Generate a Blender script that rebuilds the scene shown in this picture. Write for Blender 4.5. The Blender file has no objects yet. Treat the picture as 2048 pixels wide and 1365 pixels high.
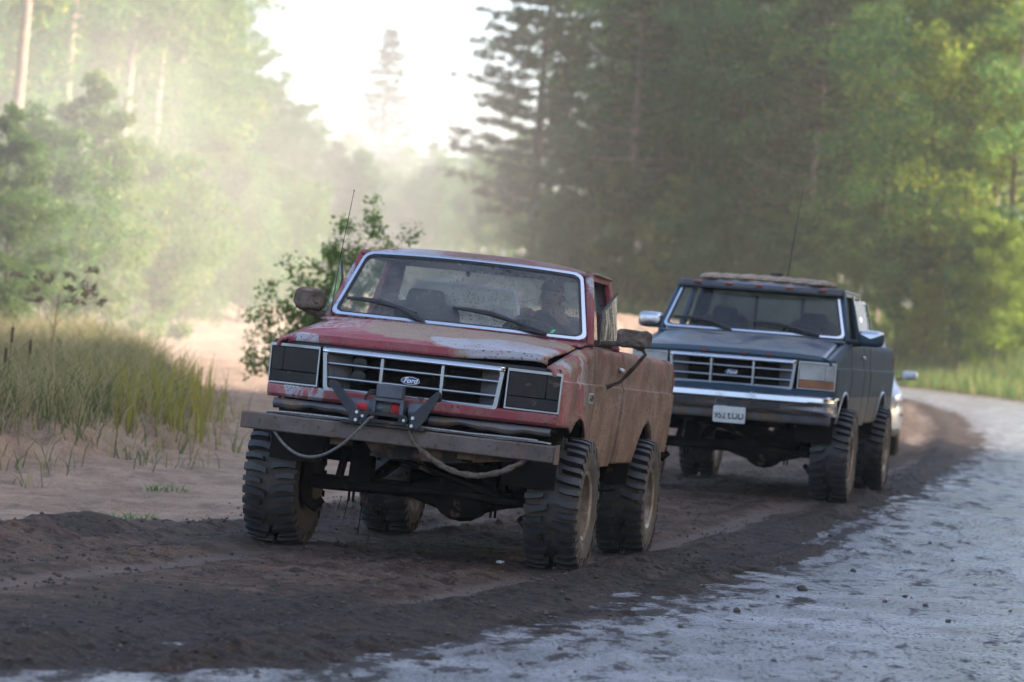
import bpy, bmesh, math, random
import numpy as np
from mathutils import Matrix, Vector

R_ = math.radians
scn = bpy.context.scene
col = scn.collection

# ------------------------------------------------------------------ camera
PXF = 6100.0                                   # focal length in photo pixels (2048 wide)
cam_d = bpy.data.cameras.new('camera')
cam = bpy.data.objects.new('camera', cam_d)
col.objects.link(cam)
cam_d.sensor_width = 36.0
cam_d.lens = PXF / 2048 * 36
cam_d.clip_start = 0.1
cam_d.clip_end = 5000
CAM_H = 1.62
cam.matrix_world = (Matrix.Translation((0, 0, CAM_H)) @ Matrix.Rotation(R_(90) - math.atan(50 / PXF), 4, 'X')
                    @ Matrix.Rotation(R_(4.7), 4, 'Z'))
cam_d.dof.use_dof = True
cam_d.dof.focus_distance = 19.9
cam_d.dof.aperture_fstop = 2.6
scn.camera = cam

# ------------------------------------------------------------------ sky, sun, exposure
SUN_AZ, SUN_EL = 96.0, 24.0                   # azimuth from +Y towards +X, elevation
w = bpy.data.worlds.new('World')
scn.world = w
w.use_nodes = True
nt = w.node_tree
sky = nt.nodes.new('ShaderNodeTexSky')
sky.sky_type = 'NISHITA'
sky.sun_disc = False
sky.sun_elevation = R_(SUN_EL)
sky.sun_rotation = R_(SUN_AZ)
sky.air_density = 0.75
sky.dust_density = 4.0
sky.ozone_density = 0.3
bg = nt.nodes['Background']
bg.inputs['Strength'].default_value = 0.15
nt.links.new(sky.outputs[0], bg.inputs['Color'])
sun_d = bpy.data.lights.new('sun', 'SUN')
sun_d.energy = 2.6
sun_d.angle = R_(0.5)
sun_d.color = (1.0, 0.90, 0.77)
sun = bpy.data.objects.new('sun', sun_d)
col.objects.link(sun)
sdir = Vector((math.sin(R_(SUN_AZ)) * math.cos(R_(SUN_EL)), math.cos(R_(SUN_AZ)) * math.cos(R_(SUN_EL)), math.sin(R_(SUN_EL))))
sun.rotation_euler = sdir.to_track_quat('Z', 'Y').to_euler()
sun.location = (0, 0, 40)
scn.view_settings.view_transform = 'Standard'
scn.view_settings.look = 'None'
scn.view_settings.exposure = 2.12
scn.view_settings.gamma = 1.0
scn.view_settings.use_curve_mapping = False
scn.render.engine = 'CYCLES'
cy = scn.cycles
cy.use_denoising = True
cy.denoiser = 'OPENIMAGEDENOISE'
cy.max_bounces = 7
cy.diffuse_bounces = 3
cy.glossy_bounces = 3
cy.transmission_bounces = 6
cy.transparent_max_bounces = 8
cy.volume_step_rate = 4.0
cy.volume_max_steps = 128
cy.volume_bounces = 1
cy.sample_clamp_indirect = 6
cy.caustics_reflective = False
cy.caustics_refractive = False

# ------------------------------------------------------------------ mesh helpers
class G:
    """collects vertices and faces of ONE mesh"""
    def __init__(s):
        s.v, s.f = [], []
    def add(s, v, f):
        b = len(s.v)
        s.v += [tuple(map(float, p)) for p in v]
        s.f += [tuple(b + i for i in q) for q in f]
        return s
    def box(s, x0, x1, y0, y1, z0, z1, M=None):
        v = [(x, y, z) for x in (x0, x1) for y in (y0, y1) for z in (z0, z1)]
        if M is not None:
            v = [M @ Vector(p) for p in v]
        return s.add(v, [(0, 1, 3, 2), (4, 6, 7, 5), (0, 4, 5, 1), (2, 3, 7, 6), (0, 2, 6, 4), (1, 5, 7, 3)])
    def bar(s, p0, p1, w, h, up=(0, 0, 1)):
        p0, p1 = Vector(p0), Vector(p1)
        d = (p1 - p0)
        L = d.length
        x = d / L
        y = Vector(up).cross(x)
        y = y.normalized() if y.length > 1e-5 else Vector((0, 1, 0))
        z = x.cross(y)
        M = Matrix.Translation(p0) @ Matrix((x, y, z)).transposed().to_4x4()
        return s.box(0, L, -w / 2, w / 2, -h / 2, h / 2, M)
    def tube(s, pts, r, n=8, cap=True):
        pts = [Vector(p) for p in pts]
        rs = r if hasattr(r, '__len__') else [r] * len(pts)
        ref = None
        rings = []
        for i, p in enumerate(pts):
            t = (pts[min(i + 1, len(pts) - 1)] - pts[max(i - 1, 0)]).normalized()
            if ref is None:
                ref = Vector((0, 0, 1)) if abs(t.z) < .9 else Vector((1, 0, 0))
            a = (ref - t * ref.dot(t)).normalized()
            ref = a
            b = t.cross(a)
            rings.append([p + (a * math.cos(k * 2 * math.pi / n) + b * math.sin(k * 2 * math.pi / n)) * rs[i] for k in range(n)])
        v = [q for rg in rings for q in rg]
        f = [(i * n + k, i * n + (k + 1) % n, (i + 1) * n + (k + 1) % n, (i + 1) * n + k) for i in range(len(pts) - 1) for k in range(n)]
        if cap:
            f += [tuple(range(n))[::-1], tuple((len(pts) - 1) * n + k for k in range(n))]
        return s.add(v, f)
    def lathe(s, prof, n=32, c=(0, 0, 0), axis='Y', closed=False):
        m = len(prof)
        v = []
        for k in range(n):
            a = 2 * math.pi * k / n
            for r, h in prof:
                x, y = r * math.cos(a), r * math.sin(a)
                v.append({'Y': (x + c[0], h + c[1], y + c[2]), 'X': (h + c[0], x + c[1], y + c[2]), 'Z': (x + c[0], y + c[1], h + c[2])}[axis])
        f = []
        for k in range(n):
            k2 = (k + 1) % n
            for j in range(m if closed else m - 1):
                j2 = (j + 1) % m
                f.append((k * m + j, k * m + j2, k2 * m + j2, k2 * m + j))
        return s.add(v, f)
    def grid(s, nu, nv, fn, wrap=False):
        v = [fn(i / nu, j / nv) for i in range(nu + 1) for j in range(nv + 1)]
        f = [(i * (nv + 1) + j, (i + 1) * (nv + 1) + j, (i + 1) * (nv + 1) + j + 1, i * (nv + 1) + j + 1) for i in range(nu) for j in range(nv)]
        return s.add(v, f)
    def prism(s, poly, fn, a0, a1):
        """poly: 2d outline; fn(u, v, a) gives the point"""
        n = len(poly)
        v = [fn(u, q, a0) for u, q in poly] + [fn(u, q, a1) for u, q in poly]
        f = [tuple(range(n)), tuple(range(2 * n - 1, n - 1, -1))] + [(i, i + n, (i + 1) % n + n, (i + 1) % n) for i in range(n)]
        return s.add(v, f)
    def ring(s, outer, inner, fn, a0, a1):
        n = len(outer)
        v = [fn(u, q, a) for a in (a0, a1) for pl in (outer, inner) for u, q in pl]
        f = []
        for i in range(n):
            j = (i + 1) % n
            f += [(i, j, n + j, n + i), (2 * n + i, 3 * n + i, 3 * n + j, 2 * n + j), (i, 2 * n + i, 2 * n + j, j), (n + i, n + j, 3 * n + j, 3 * n + i)]
        return s.add(v, f)
    def ell(s, c, r, n=16, m=10):
        def fn(u, v):
            a, b = u * 2 * math.pi, (v - .5) * math.pi
            return (c[0] + r[0] * math.cos(a) * math.cos(b), c[1] + r[1] * math.sin(a) * math.cos(b), c[2] + r[2] * math.sin(b))
        return s.grid(n, m, fn)
    def mesh(s, name, mats, ang=38, jitter=0, merge=1e-5):
        me = bpy.data.meshes.new(name)
        me.from_pydata(s.v, [], s.f)
        bm = bmesh.new()
        bm.from_mesh(me)
        bmesh.ops.remove_doubles(bm, verts=bm.verts, dist=merge)
        bmesh.ops.dissolve_degenerate(bm, dist=1e-6, edges=bm.edges)
        bmesh.ops.recalc_face_normals(bm, faces=bm.faces)
        bm.to_mesh(me)
        bm.free()
        me.polygons.foreach_set('use_smooth', [True] * len(me.polygons))
        me.set_sharp_from_angle(angle=R_(ang))
        for m in (mats if isinstance(mats, (list, tuple)) else [mats]):
            me.materials.append(m)
        me.update()
        return me


def link(name, data, parent=None, M=None):
    o = bpy.data.objects.new(name, data)
    col.objects.link(o)
    if parent is not None:
        o.parent = parent
    if M is not None:
        o.matrix_local = M
    return o


def tag(o, label=None, cat=None, group=None, kind=None):
    if label: o['label'] = label
    if cat: o['category'] = cat
    if group: o['group'] = group
    if kind: o['kind'] = kind
    return o


def mesh_np(name, v, q, mat, smooth=False, tri=False):
    v = np.asarray(v, np.float32); q = np.asarray(q, np.int32)
    k = q.shape[1]
    me = bpy.data.meshes.new(name)
    me.vertices.add(len(v)); me.vertices.foreach_set('co', v.ravel())
    me.loops.add(q.size); me.loops.foreach_set('vertex_index', q.ravel())
    me.polygons.add(len(q)); me.polygons.foreach_set('loop_start', np.arange(0, q.size, k, dtype=np.int32))
    me.polygons.foreach_set('use_smooth', np.full(len(q), smooth))
    me.update(calc_edges=True)
    me.validate()
    for m in (mat if isinstance(mat, (list, tuple)) else [mat]):
        me.materials.append(m)
    return me


def bevel(o, wd, seg=2, ang=40):
    m = o.modifiers.new('bevel', 'BEVEL'); m.width = wd; m.segments = seg; m.limit_method = 'ANGLE'; m.angle_limit = R_(ang)
    m.harden_normals = False
    return o


def solid(o, t, off=-1):
    m = o.modifiers.new('solid', 'SOLIDIFY'); m.thickness = t; m.offset = off
    return o


def copy_tree(o, parent=None):
    c = o.copy(); col.objects.link(c); c.parent = parent
    if parent is not None:
        c.matrix_local = o.matrix_local.copy()
    for ch in list(o.children):
        copy_tree(ch, c)
    return c

# ---- value noise
_tab = np.random.RandomState(7).rand(256, 256)
def vnoise(x, y, seed=0):
    x = np.asarray(x, float) + seed * 17.31; y = np.asarray(y, float) + seed * 9.77
    xi, yi = np.floor(x).astype(int), np.floor(y).astype(int)
    fx, fy = x - xi, y - yi
    fx, fy = fx * fx * (3 - 2 * fx), fy * fy * (3 - 2 * fy)
    a, b = _tab[xi & 255, yi & 255], _tab[(xi + 1) & 255, yi & 255]
    c, d = _tab[xi & 255, (yi + 1) & 255], _tab[(xi + 1) & 255, (yi + 1) & 255]
    return (a * (1 - fx) + b * fx) * (1 - fy) + (c * (1 - fx) + d * fx) * fy
def fbm(x, y, oct=4, seed=0):
    s, a, t = 0, 1., 0
    for i in range(oct):
        s = s + a * (vnoise(x * 2 ** i, y * 2 ** i, seed + i) - .5); t += a; a *= .55
    return s / t * 2
def sstep(a, b, x):
    t = np.clip((x - a) / (b - a), 0, 1)
    return t * t * (3 - 2 * t)

# ------------------------------------------------------------------ material helpers
class MT:
    def __init__(s, name):
        s.m = bpy.data.materials.new(name); s.m.use_nodes = True
        s.t = s.m.node_tree
        s.b = s.t.nodes['Principled BSDF']
        s.out = s.t.nodes['Material Output']
        s._tc = None
    def n(s, typ, ins=None, **pr):
        nd = s.t.nodes.new(typ)
        for k, v in pr.items(): setattr(nd, k, v)
        for k, v in (ins or {}).items(): s.put(nd.inputs[k], v)
        return nd
    def put(s, sock, v):
        if isinstance(v, bpy.types.NodeSocket): s.t.links.new(v, sock)
        elif isinstance(v, tuple) and len(v) == 3 and sock.type == 'RGBA': sock.default_value = (*v, 1)
        else: sock.default_value = v
    @property
    def obj(s):
        if s._tc is None: s._tc = s.n('ShaderNodeTexCoord')
        return s._tc.outputs['Object']
    def pos(s):
        return s.n('ShaderNodeNewGeometry').outputs['Position']
    def xyz(s, vec):
        return s.n('ShaderNodeSeparateXYZ', {0: vec}).outputs
    def scale(s, vec, sc):
        return s.n('ShaderNodeVectorMath', {0: vec, 1: sc}, operation='MULTIPLY').outputs[0]
    def noise(s, sc, det=4, vec=None, rough=.55, dist=0):
        return s.n('ShaderNodeTexNoise', {'Vector': vec if vec is not None else s.obj, 'Scale': sc, 'Detail': det, 'Roughness': rough, 'Distortion': dist}).outputs['Fac']
    def voro(s, sc, vec=None):
        return s.n('ShaderNodeTexVoronoi', {'Vector': vec if vec is not None else s.obj, 'Scale': sc}).outputs['Distance']
    def m_(s, op, a, b=0.0, c=0.0):
        return s.n('ShaderNodeMath', {0: a, 1: b, 2: c}, operation=op).outputs[0]
    def step(s, x, a, b, lo=0.0, hi=1.0):
        return s.n('ShaderNodeMapRange', {'Value': x, 'From Min': a, 'From Max': b, 'To Min': lo, 'To Max': hi}, interpolation_type='SMOOTHSTEP').outputs[0]
    def mix(s, f, a, b):
        nd = s.n('ShaderNodeMix', data_type='RGBA')
        s.put(nd.inputs[0], f); s.put(nd.inputs[6], a); s.put(nd.inputs[7], b)
        return nd.outputs[2]
    def blob(s, vec, c, r, amp=.5, nsc=5.0):
        d = s.n('ShaderNodeVectorMath', {0: vec, 1: c}, operation='SUBTRACT').outputs[0]
        d = s.n('ShaderNodeVectorMath', {0: d, 1: r}, operation='DIVIDE').outputs[0]
        L = s.n('ShaderNodeVectorMath', {0: d}, operation='LENGTH').outputs['Value']
        nz = s.noise(nsc, 6, vec)
        v = s.m_('ADD', L, s.m_('MULTIPLY', s.m_('SUBTRACT', nz, .5), amp * 2))
        return s.step(v, 1.04, .96)
    def bump(s, h, st=.3, d=.01):
        s.put(s.b.inputs['Normal'], s.n('ShaderNodeBump', {'Height': h, 'Strength': st, 'Distance': d}).outputs[0])
    def set(s, col=None, rough=None, metal=None, spec=None):
        if col is not None: s.put(s.b.inputs['Base Color'], col)
        if rough is not None: s.put(s.b.inputs['Roughness'], rough)
        if metal is not None: s.put(s.b.inputs['Metallic'], metal)
        if spec is not None: s.put(s.b.inputs['Specular IOR Level'], spec)
        return s


MUD = (0.235, 0.165, 0.115)
MUDD = (0.075, 0.055, 0.043)


def simple(name, c, rough=.6, metal=0, var=.25, sc=12, mud=0.0, bump=0.0, spec=None):
    t = MT(name)
    nz = t.noise(sc, 5)
    dark = tuple(x * (1 - var) for x in c); lite = tuple(min(1, x * (1 + var)) for x in c)
    cc = t.mix(t.step(nz, .3, .7), dark, lite)
    rr = rough
    if mud > 0:
        mk = t.step(t.noise(4.5, 8, rough=.65), .62 - mud * .5, .72 - mud * .35)
        cc = t.mix(mk, cc, t.mix(t.noise(40, 3), MUDD, MUD))
        rr = t.step(mk, 0, 1, rough, .95)
        if metal: metal = t.step(mk, 0, 1, metal, 0.0)
    t.set(cc, rr, metal, spec)
    if bump: t.bump(t.noise(sc * 4, 4), bump)
    return t.m


def red_paint():
    t = MT('worn_red_paint'); o = t.obj; x, y, z = t.xyz(o)
    red = t.mix(t.noise(3.0, 6), (.18, .011, .028), (.33, .036, .070))
    red = t.mix(t.step(t.noise(2.2, 7, rough=.7), .50, .62), red, (.40, .14, .16))            # faded, chalky
    prim = t.mix(t.noise(6, 5), (.30, .31, .36), (.46, .47, .53))
    pm = t.step(t.noise(2.1, 9, t.scale(o, (1.0, 1.0, .6)), rough=.62, dist=.6), .57, .60)
    c = t.mix(pm, red, prim)
    # hood: primer showing at the driver's front corner, tan film across the middle
    hoodm = t.step(z, 1.31, 1.33)
    ahead = t.step(x, -.50, -.45)
    b1 = t.blob(o, (.44, .50, 1.4), (.30, .46, .6), .40, 5.0)
    b2 = t.blob(o, (.12, -.06, 1.45), (.46, .44, .6), .38, 4.5)
    b2b = t.blob(o, (-.10, .55, 1.48), (.20, .45, .6), .2, 4.0)
    tan = t.mix(t.noise(20, 5), (.26, .185, .13), (.35, .26, .19))
    b3 = t.blob(o, (-.1, -.62, 1.47), (.36, .33, .6), .5, 6.0)
    pale = t.mix(t.step(t.noise(30, 6), .42, .6), red, (.40, .36, .36))
    hm = t.m_('MULTIPLY', hoodm, ahead)
    c = t.mix(t.m_('MULTIPLY', hm, b3), c, pale)
    c = t.mix(t.m_('MULTIPLY', hm, b2), c, tan)
    c = t.mix(t.m_('MULTIPLY', hm, b2b), c, tan)
    c = t.mix(t.m_('MULTIPLY', hm, t.blob(o, (.43, .50, 1.4), (.34, .51, .6), .42, 5.0)), c, (.30, .20, .15))
    c = t.mix(t.m_('MULTIPLY', hm, b1), c, prim)
    # roof: dull brown film and rust
    rf = t.step(z, 1.985, 2.012)
    rfb = t.step(t.noise(1.7, 7, rough=.6), .40, .48)
    c = t.mix(t.m_('MULTIPLY', rf, t.m_('MULTIPLY', rfb, t.step(y, -.35, -.05))), c, t.mix(t.noise(9, 6), (.13, .055, .05), (.26, .13, .11)))
    # mud thrown along the flank
    flank = t.step(t.m_('ABSOLUTE', y), .885, .915)
    low = t.step(z, .98, .70)
    back = t.step(x, .18, -.35)
    drip = t.noise(1.0, 3, t.scale(o, (3.0, 3.0, 1.0)), rough=.55)
    hi = t.step(t.m_('ADD', z, t.m_('MULTIPLY', t.m_('SUBTRACT', drip, .5), .7)), 1.60, 1.36)
    hi = t.m_('MULTIPLY', hi, t.step(t.noise(3.0, 6), .25, .42, .8, 1))
    fm = t.m_('MULTIPLY', flank, t.m_('MAXIMUM', t.m_('MULTIPLY', back, hi), low))
    fender = t.m_('MULTIPLY', t.m_('MULTIPLY', flank, t.step(x, .42, .30)), t.step(t.noise(2.4, 7), .44, .52))
    fm = t.m_('MAXIMUM', fm, fender)
    mudc = t.mix(t.step(t.noise(3.2, 9, o, rough=.66), .34, .66), (.128, .098, .078), (.300, .238, .188))
    mudc = t.mix(t.step(t.noise(38, 5), .50, .68, 0, .75), mudc, (.085, .062, .050))
    mudc = t.mix(t.step(t.noise(1.3, 5, t.scale(o, (2, 2, 1.0))), .5, .68, 0, .16), mudc, (.28, .13, .085))
    spk = t.m_('MULTIPLY', t.step(t.voro(58), .36, .24), t.step(t.noise(9, 4), .38, .52, .25, 1))
    mudc = t.mix(t.m_('MULTIPLY', spk, .75), mudc, (.055, .042, .034))
    c = t.mix(t.m_('MULTIPLY', fm, .93), c, mudc)
    film = t.step(t.noise(2.6, 7, rough=.65), .35, .70, .10, .55)
    c = t.mix(film, c, (.27, .20, .16))
    sp = t.step(t.voro(48), .34, .22)
    sp = t.m_('MULTIPLY', sp, t.step(t.noise(7, 4), .40, .56))
    sp2 = t.m_('MULTIPLY', t.step(t.voro(19), .24, .17), t.step(t.noise(4, 4), .47, .58))
    sp = t.m_('MAXIMUM', sp, sp2)
    c = t.mix(t.m_('MULTIPLY', sp, .8), c, MUDD)
    t.set(c, t.step(fm, 0, 1, .66, .95), 0, t.step(fm, 0, 1, .28, .1))
    t.bump(t.m_('ADD', t.m_('MULTIPLY', sp, .5), t.m_('MULTIPLY', t.noise(60, 4), t.m_('ADD', fm, .1))), .35, .006)
    return t.m


def blue_paint():
    t = MT('dusty_blue_paint'); o = t.obj; x, y, z = t.xyz(o)
    c = t.mix(t.noise(2.5, 5), (.016, .042, .072), (.030, .064, .102))
    nrm = t.n('ShaderNodeNewGeometry').outputs['Normal']
    nz = t.xyz(nrm)[2]
    flank = t.step(t.m_('ABSOLUTE', y), .88, .93)
    c = t.mix(t.m_('MULTIPLY', flank, t.step(t.noise(3, 6, t.scale(o, (1, 1, .5))), .3, .7, .35, .75)), c, (.066, .082, .090))
    stripe = t.m_('MULTIPLY', flank, t.step(z, .995, .985))
    c = t.mix(t.m_('MULTIPLY', stripe, .8), c, (.15, .15, .14))
    dust = t.m_('MULTIPLY', t.step(nz, .93, .992), t.step(t.noise(3.4, 7, rough=.62), .34, .66, .18, .75))
    c = t.mix(dust, c, t.mix(t.noise(14, 4), (.17, .155, .145), (.29, .265, .245)))
    c = t.mix(t.m_('MULTIPLY', t.step(z, 1.0, .7), t.step(t.noise(5, 5), .35, .6)), c, (.20, .17, .145))
    roofm = t.step(z, 2.045, 2.058)
    c = t.mix(roofm, c, t.mix(t.noise(11, 6), (.22, .16, .12), (.38, .29, .22)))
    t.set(c, t.m_('MAXIMUM', t.step(dust, 0, 1, .28, .85), t.m_('MULTIPLY', flank, .72)), 0, t.step(flank, 0, 1, .5, .15))
    return t.m


def chrome(name='chrome', c=(.78, .80, .84), rough=.14, grime=.35):
    t = MT(name)
    g = t.step(t.noise(3.2, 5, rough=.5), .66 - grime * .3, .92 - grime * .2, 0, .75)
    t.set(t.mix(g, c, (.25, .22, .20)), t.step(g, 0, 1, rough, .7), t.step(g, 0, 1, 1.0, .1))
    return t.m


def glass(name, tint=(.86, .91, .90), dust=.12, speck=.5, dustcol=(.42, .43, .42)):
    t = MT(name)
    tr = t.n('ShaderNodeBsdfTransparent', {'Color': (*tint, 1)}).outputs[0]
    gl = t.n('ShaderNodeBsdfGlossy', {'Color': (1, 1, 1, 1), 'Roughness': .03}).outputs[0]
    fr = t.n('ShaderNodeFresnel', {'IOR': 1.5}).outputs[0]
    a = t.n('ShaderNodeMixShader', {0: fr, 1: tr, 2: gl}).outputs[0]
    di = t.n('ShaderNodeBsdfDiffuse', {'Color': (*dustcol, 1)}).outputs[0]
    tl = t.n('ShaderNodeBsdfTranslucent', {'Color': (*dustcol, 1)}).outputs[0]
    dd = t.n('ShaderNodeMixShader', {0: .5, 1: di, 2: tl}).outputs[0]
    f = t.step(t.noise(3.5, 7, rough=.65), .3, .75, dust * .5, dust * 1.7)
    fine = t.m_('MULTIPLY', t.step(t.voro(140), .22, .12), .45)
    f = t.m_('MAXIMUM', f, t.m_('MULTIPLY', fine, t.step(t.noise(2.2, 3), .35, .6)))
    b = t.n('ShaderNodeMixShader', {0: f, 1: a, 2: dd}).outputs[0]
    md = t.n('ShaderNodeBsdfDiffuse', {'Color': (.05, .04, .033, 1)}).outputs[0]
    sp = t.m_('MULTIPLY', t.step(t.voro(34), .22, .16), t.step(t.noise(2.6, 3), .46, .56))
    sp = t.m_('MAXIMUM', sp, t.m_('MULTIPLY', t.step(t.voro(17), .085, .065), t.step(t.noise(5, 2), .40, .5)))
    r = t.n('ShaderNodeMixShader', {0: t.m_('MULTIPLY', sp, speck), 1: b, 2: md}).outputs[0]
    t.t.links.new(r, t.out.inputs['Surface'])
    return t.m


def leafmat(name, a, b, c, trans=.42, cth=.93):
    t = MT(name)
    rnd = t.n('ShaderNodeNewGeometry').outputs['Random Per Island']
    oi = t.n('ShaderNodeObjectInfo').outputs['Random']
    cc = t.mix(t.step(rnd, 0, 1), a, b)
    cc = t.mix(t.step(t.m_('ADD', rnd, t.m_('MULTIPLY', oi, .35)), cth, cth + .19), cc, c)
    cc = t.n('ShaderNodeVectorMath', {0: cc, 1: t.n('ShaderNodeCombineXYZ', {0: t.step(oi, 0, 1, .72, 1.35), 1: t.step(oi, 0, 1, .74, 1.25), 2: t.step(oi, 0, 1, .85, 1.1)}).outputs[0]}, operation='MULTIPLY').outputs[0]
    di = t.n('ShaderNodeBsdfDiffuse', {'Color': cc}).outputs[0]
    tl = t.n('ShaderNodeBsdfTranslucent', {'Color': t.mix(.35, cc, (a[0] * 1.7, b[1] * 1.6, a[2] * 1.1))}).outputs[0]
    r = t.n('ShaderNodeMixShader', {0: trans, 1: di, 2: tl}).outputs[0]
    t.t.links.new(r, t.out.inputs['Surface'])
    return t.m


def tyremat():
    t = MT('muddy_tyre_rubber'); o = t.obj; x, y, z = t.xyz(o)
    r = t.m_('SQRT', t.m_('ADD', t.m_('MULTIPLY', x, x), t.m_('MULTIPLY', z, z)))
    rub = t.mix(t.noise(9, 4), (.016, .017, .020), (.034, .035, .040))
    side = t.step(t.m_('ABSOLUTE', y), .15, .19)
    groove = t.step(r, .418, .395)
    mk = t.m_('MAXIMUM', t.m_('MULTIPLY', side, t.step(t.noise(7, 7, rough=.65), .36, .52)), t.m_('MULTIPLY', groove, t.step(t.noise(6, 5), .38, .6, .1, .7)))
    mc = t.mix(t.noise(16, 5), (.045, .035, .030), (.125, .098, .076))
    t.set(t.mix(t.m_('MULTIPLY', mk, .9), rub, mc), t.step(mk, 0, 1, .50, .95), 0, .5)
    t.bump(t.noise(60, 4), .4, .006)
    return t.m


def groundmat():
    t = MT('soil_and_sand'); p = t.pos()
    a = t.n('ShaderNodeAttribute', attribute_name='zone')
    sp = t.n('ShaderNodeSeparateColor', {0: a.outputs['Color']}).outputs
    sand, wet, grit = sp[0], sp[1], sp[2]
    n1, n2, n3 = t.noise(2.2, 8, p, .62), t.noise(14, 6, p, .6), t.noise(60, 4, p)
    n4 = t.noise(5.5, 7, t.scale(p, (1.0, .8, 1.0)), .66)
    dirt = t.mix(t.step(n1, .3, .7), (.060, .039, .028), (.150, .101, .074))
    dirt = t.mix(t.step(n4, .50, .60), dirt, (.036, .025, .022))
    dirt = t.mix(t.m_('MULTIPLY', t.step(n2, .56, .66), .6), dirt, (.165, .125, .108))
    dark = t.mix(t.step(n2, .3, .7), (.014, .009, .007), (.055, .036, .026))
    sn = t.mix(t.step(n1, .3, .7), (.26, .180, .130), (.42, .305, .225))
    sn = t.mix(t.step(n4, .50, .66, 0, .7), sn, (.17, .125, .10))
    c = t.mix(t.step(t.m_('ADD', sand, t.m_('MULTIPLY', t.m_('SUBTRACT', n2, .5), .5)), .3, .7), dirt, sn)
    c = t.mix(t.m_('MULTIPLY', t.step(t.m_('ADD', grit, t.m_('MULTIPLY', t.m_('SUBTRACT', n2, .5), .8)), .3, .8), .75), c, (.175, .135, .118))
    wet = t.m_('SUBTRACT', wet, t.m_('MULTIPLY', grit, .45))
    wm = t.step(t.m_('ADD', wet, t.m_('MULTIPLY', t.m_('SUBTRACT', n4, .5), 1.6)), .25, .75)
    c = t.mix(wm, c, dark)
    c = t.mix(t.m_('MULTIPLY', t.step(t.voro(34, p), .24, .12), .6), c, (.03, .024, .022))
    c = t.mix(t.m_('MULTIPLY', t.step(t.noise(45, 2, p), .66, .72), .5), c, (.30, .25, .22))
    c = t.mix(t.step(t.noise(85, 4, p, .7), .50, .62, 0, .55), c, t.mix(wm, (.035, .026, .021), (.010, .008, .007)))
    c = t.mix(t.m_('MULTIPLY', t.step(t.noise(70, 3, t.scale(p, (1, 1.3, 1)), .6), .60, .68), t.step(wm, 0, 1, .55, .25)), c, (.24, .19, .16))
    t.set(c, t.step(wm, 0, 1, .9, .75), 0, .2)
    h = t.m_('ADD', t.m_('MULTIPLY', n2, .6), t.m_('MULTIPLY', n3, .4))
    t.bump(h, 1.0, .06)
    return t.m


def asphaltmat():
    t = MT('wet_asphalt'); p = t.pos()
    at_ = t.n('ShaderNodeAttribute', attribute_name='edge')
    e = t.n('ShaderNodeSeparateColor', {0: at_.outputs['Color']}).outputs[0]
    st = t.scale(p, (1.0, .45, 1.0))
    n1, n2, n3 = t.noise(1.1, 7, p, .6), t.noise(5, 7, st, .66), t.noise(70, 3, p)
    n4 = t.noise(22, 6, p, .7)
    c = t.mix(t.step(n3, .3, .7), (.125, .122, .130), (.280, .276, .290))
    c = t.mix(t.step(n1, .42, .72, 0, .7), c, (.34, .336, .35))
    st2 = t.scale(p, (1.6, .22, 1.0))
    rutn = t.noise(3.2, 6, t.n('ShaderNodeVectorMath', {0: st2, 1: t.n('ShaderNodeCombineXYZ', {0: t.m_('MULTIPLY', t.xyz(p)[1], -.38)}).outputs[0]}, operation='ADD').outputs[0], .6)
    lev = t.m_('ADD', t.m_('ADD', t.m_('MULTIPLY', n2, .6), t.m_('MULTIPLY', rutn, .4)), t.m_('MULTIPLY', e, .13))
    mud = t.step(t.m_('ADD', lev, t.m_('MULTIPLY', t.m_('SUBTRACT', n4, .5), .42)), .545, .645, 0, .9)
    grain = t.m_('MULTIPLY', t.step(t.noise(42, 5, st, .7), .51, .59), t.step(n2, .34, .54, .35, 1.0))
    mud = t.m_('MAXIMUM', mud, t.m_('MULTIPLY', grain, .85))
    c = t.mix(mud, c, t.mix(n4, (.020, .016, .015), (.062, .050, .046)))
    t.set(c, t.step(mud, 0, 1, t.step(n1, .35, .65, .15, .30), .9), 0, t.step(mud, 0, 1, .85, .1))
    t.bump(t.m_('ADD', t.m_('MULTIPLY', n3, .4), t.m_('MULTIPLY', n4, .8)), .8, .03)
    return t.m


MRED, MBLUE = red_paint(), blue_paint()
CHR = chrome(c=(.52, .54, .58), rough=.22, grime=.5)
CHRT = chrome('windshield_chrome', (.74, .76, .80), .2, .12)
CHR2 = chrome('dull_grille_metal', (.36, .39, .43), .34, .45)
GLW = glass('dirty_windshield_glass', dust=.30, speck=.9)
GLS = glass('dusty_side_glass', dust=.34, speck=.9)
GLB = glass('tinted_cab_glass', (.62, .68, .70), .05, .25)
TYRE = tyremat()
RIMM = simple('dull_alloy_rim', (.30, .27, .23), .45, .55, .3, 9, .35)
BLK = simple('black_plastic', (.018, .018, .020), .5, 0, .3, 20)
BLKM = simple('black_muddy_steel', (.022, .020, .020), .6, .2, .4, 10, .35, .2)
UND = simple('dark_undercarriage', (.012, .010, .009), .9, 0, .5, 6, .06, .4, .15)
SMOKE = simple('smoked_lens', (.012, .013, .016), .22, 0, .3, 5, .08, 0, .3)
def rusty():
    t = MT('rusty_bumper_steel'); o = t.obj
    n1, n2 = t.noise(4, 8, o, .65), t.noise(1.0, 6, t.scale(o, (6, 6, 1.5)), .6)
    c = t.mix(t.step(n1, .3, .7), (.070, .056, .052), (.150, .122, .112))
    c = t.mix(t.step(n2, .52, .66, 0, .75), c, (.19, .085, .042))
    c = t.mix(t.step(t.noise(30, 5), .58, .68, 0, .7), c, (.045, .034, .030))
    t.set(c, .72, .1, .3); t.bump(t.noise(50, 5), .4, .006)
    return t.m
BUMPM = rusty()
VALM = simple('torn_grey_valance', (.10, .105, .12), .6, 0, .3, 6, .25)
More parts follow.
